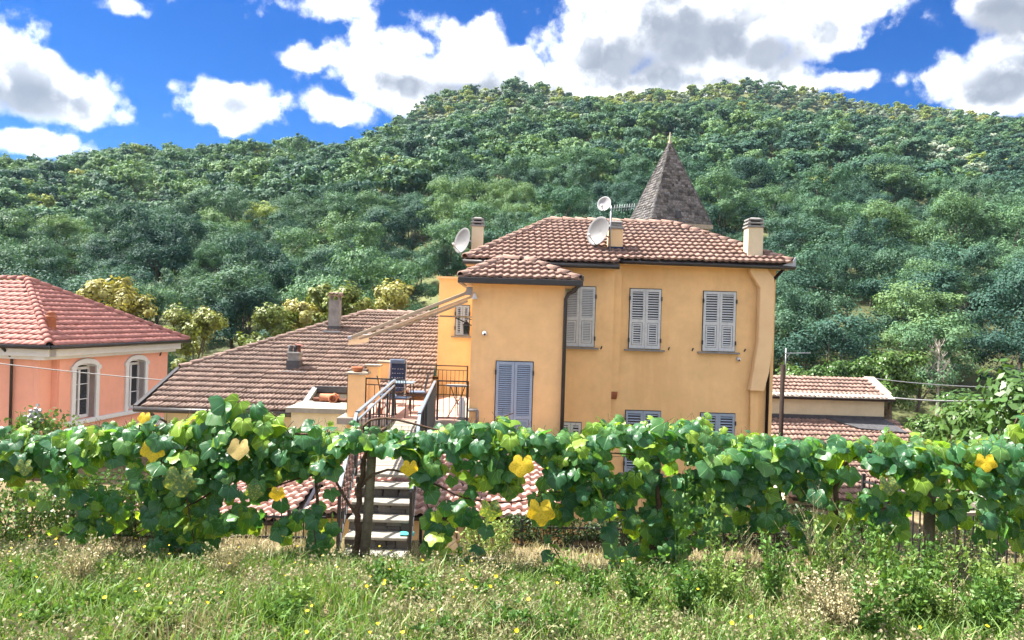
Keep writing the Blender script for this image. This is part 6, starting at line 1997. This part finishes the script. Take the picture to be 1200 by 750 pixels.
# ---------------------------------------------------------------- shrubs, ivy, stones
def shrubs():
    def shrub(name, c, size, leaf, n, m, lb, seed, cat='shrub'):
        rs = np.random.RandomState(seed); t = thing(name, c, lb, cat)
        p = rs.normal(size=(n, 3)); p /= np.linalg.norm(p, axis=1, keepdims=True); p *= (.5 + .5 * rs.rand(n, 1) ** .5) * (1 + .25 * np.sin(p[:, :1] * 5 + seed) * np.cos(p[:, 2:] * 4)); p = p * np.array(size) / 2 + np.array([0, 0, size[2] * .5])
        u = rs.normal(size=(n, 3)); u /= np.linalg.norm(u, axis=1, keepdims=True); v = np.cross(u, rs.normal(size=(n, 3))); v /= np.linalg.norm(v, axis=1, keepdims=True); S = leaf * (.6 + .8 * rs.rand(n, 1))
        V = np.stack([p - u * S, p + v * S * .6, p + u * S, p - v * S * .6], 1).reshape(-1, 3)
        o = bpy.data.objects.new('foliage', np_mesh('foliage', V, np.arange(len(V)).reshape(-1, 4), [m], rs.rand(n))); COL.objects.link(o); o.parent = t
        st = MB(); rd = random.Random(seed)
        for i in range(7): st.tube([c, Vector(c) + Vector((rd.uniform(-.4, .4) * size[0], rd.uniform(-.3, .3) * size[1], size[2] * rd.uniform(.4, .8)))], [.012, .004], 4)
        st.build('stems', 'vine_bark', t)
    g = lambda x, y: Vector((x, y, gz(x, y) - .05))
    q = P(572, 640, 10.8); shrub('shrub', g(q.x, 10.8), (.75, .6, .62), .022, 1500, 'leaf_yellowgreen', 'twiggy yellowish shrub right of the clay urn', 1)
    for k, (x, w, lb) in enumerate(((640, 1.5, 'ivy mound on the low fence under the pink tile eave'), (745, 1.6, 'ivy mound on the low fence below the ochre wall'), (850, 1.6, 'dark ivy mound on the low fence behind the tall green weed'), (950, 1.4, 'ivy mound on the low fence near the tall iron fence'))):
        q = P(x, 620, 11.9); shrub('ivy', g(q.x, 11.9), (w, .5, .62 + .2 * (k > 1)), .024, 2600, 'leaf_ivy', lb, 10 + k, 'ivy')
    for k, (x, y, d, s, lb) in enumerate(((22, 560, 10.6, (1.2, .9, 1.0), 'dark shrub behind the leftmost vine'), (110, 580, 11.2, (1.3, .8, 1.1), 'dark shrub behind the vines by the left fence'), (165, 570, 11.5, (1.2, .8, .95), 'leafy shrub on the left fence below the brown eave'), (215, 580, 11.4, (1.0, .7, .7), 'smallest shrub behind the vine by the left fence'), (1000, 590, 10.8, (1.3, .9, .9), 'dark shrub behind the dense right vine'), (1130, 600, 10.2, (1.0, .8, 1.0), 'leafy shrub behind the tall iron fence'))):
        q = P(x, y, d); shrub('shrub', g(q.x, d), s, .03, 2400, 'leaf_laurel', lb, 20 + k)
    # spiky yucca and its pale bloom before the pink house
    b = P(24, 505, 14.0); t = thing('yucca', (b.x, 14, ZB), 'spiky green yucca in front of the pink house', 'plant'); rd = random.Random(4)
    st = MB(); st.tube([(b.x, 14, ZB), (b.x + .05, 14, b.z)], [.1, .07], 8); st.build('stem', 'tree_bark', t)
    lf = MB()
    for i in range(70):
        a = rd.uniform(0, 6.28); e = rd.uniform(.1, 1.3); L = rd.uniform(.3, .48); d = Vector((math.cos(a) * math.cos(e), math.sin(a) * math.cos(e), math.sin(e))); x = d.cross(Vector((0, 0, 1))).normalized() * .018
        o = Vector((b.x + .05, 14, b.z + rd.uniform(-.15, .05))); lf.add([o - x, o + x, o + d * L * .6 + x, o + d * L * .6 - x, o + d * L - Vector((0, 0, .05))], [(0, 1, 2, 3), (3, 2, 4)])
    lf.build('leaves', 'grass_green', t)
    fb = MB(); c = P(41, 489, 13.8); r2 = random.Random(7)
    for i in range(60): q = c + Vector((r2.gauss(0, .05), r2.gauss(0, .05), r2.gauss(0, .08))); fb.box(q, (.04, .04, .05), Matrix.Rotation(r2.uniform(0, 3), 3, 'X'))
    t2 = thing('hydrangea', (c.x, c.y, ZB), 'pale cream flowering plant right of the spiky yucca', 'plant'); fb.build('bloom', 'dish_white', t2); s2 = MB(); s2.tube([(c.x, c.y, ZB), c], [.02, .012], 5); s2.build('stem', 'vine_bark', t2)
    rs = np.random.RandomState(3); n = 500; p = rs.normal(size=(n, 3)) * np.array([.28, .2, .16]) + np.array([c.x + .15 - c.x, 0, c.z - .2 - ZB]); u = rs.normal(size=(n, 3)); u /= np.linalg.norm(u, axis=1, keepdims=True); v = np.cross(u, rs.normal(size=(n, 3))); v /= np.linalg.norm(v, axis=1, keepdims=True)
    V = np.stack([p - u * .05, p + v * .03, p + u * .05, p - v * .03], 1).reshape(-1, 3); o = bpy.data.objects.new('leaves', np_mesh('leaves', V, np.arange(len(V)).reshape(-1, 4), ['leaf_laurel'], rs.rand(n))); COL.objects.link(o); o.parent = t2
    # pale stones on the bank
    rd = random.Random(12); ms = []
    for k in range(4):
        m = MB(); m.lathe([(.001, -.5), (.4, -.42), (.55, -.1), (.5, .25), (.3, .45), (.001, .5)], (0, 0, 0), 9); me = m.mesh('stone', ['rubble'])
        for v in me.vertices: v.co *= rd.uniform(.8, 1.2)
        ms.append(me)
    for k in range(26):
        px = rd.choice((rd.uniform(540, 700), rd.uniform(250, 400), rd.uniform(850, 960))); d = rd.uniform(9.7, 10.6) if k % 2 else rd.uniform(6.0, 6.6)
        x = P(px, 650, d).x; s = rd.uniform(.05, .16) * (1 if d > 8 else .7)
        o = link_obj('stone', rd.choice(ms), None, Matrix.Translation((x, d, gz(x, d) + s * .15)) @ Matrix.Rotation(rd.uniform(0, 6), 4, 'Z') @ Matrix.Diagonal((s * rd.uniform(1, 1.8), s, s * .6, 1)))
        tag(o, 'pale rough stone lying on the bank under the vines', 'stone', 'stones on the bank')


shrubs()

# ---------------------------------------------------------------- air
def haze():
    m = bpy.data.materials.new('haze_air'); m.use_nodes = True; nt = m.node_tree; nt.nodes.clear()
    v = nt.nodes.new('ShaderNodeVolumePrincipled'); v.inputs['Color'].default_value = (.50, .70, 1.0, 1); v.inputs['Density'].default_value = 0.00010; v.inputs['Anisotropy'].default_value = 0.2
    o = nt.nodes.new('ShaderNodeOutputMaterial'); nt.links.new(v.outputs[0], o.inputs['Volume']); MATS['haze_air'] = m
    b = MB().bb(-1300, 1300, -150, 1100, -120, 190).build('haze', 'haze_air'); b['kind'] = 'stuff'; b['label'] = 'thin blue summer haze over the valley'; b['category'] = 'haze'


haze()
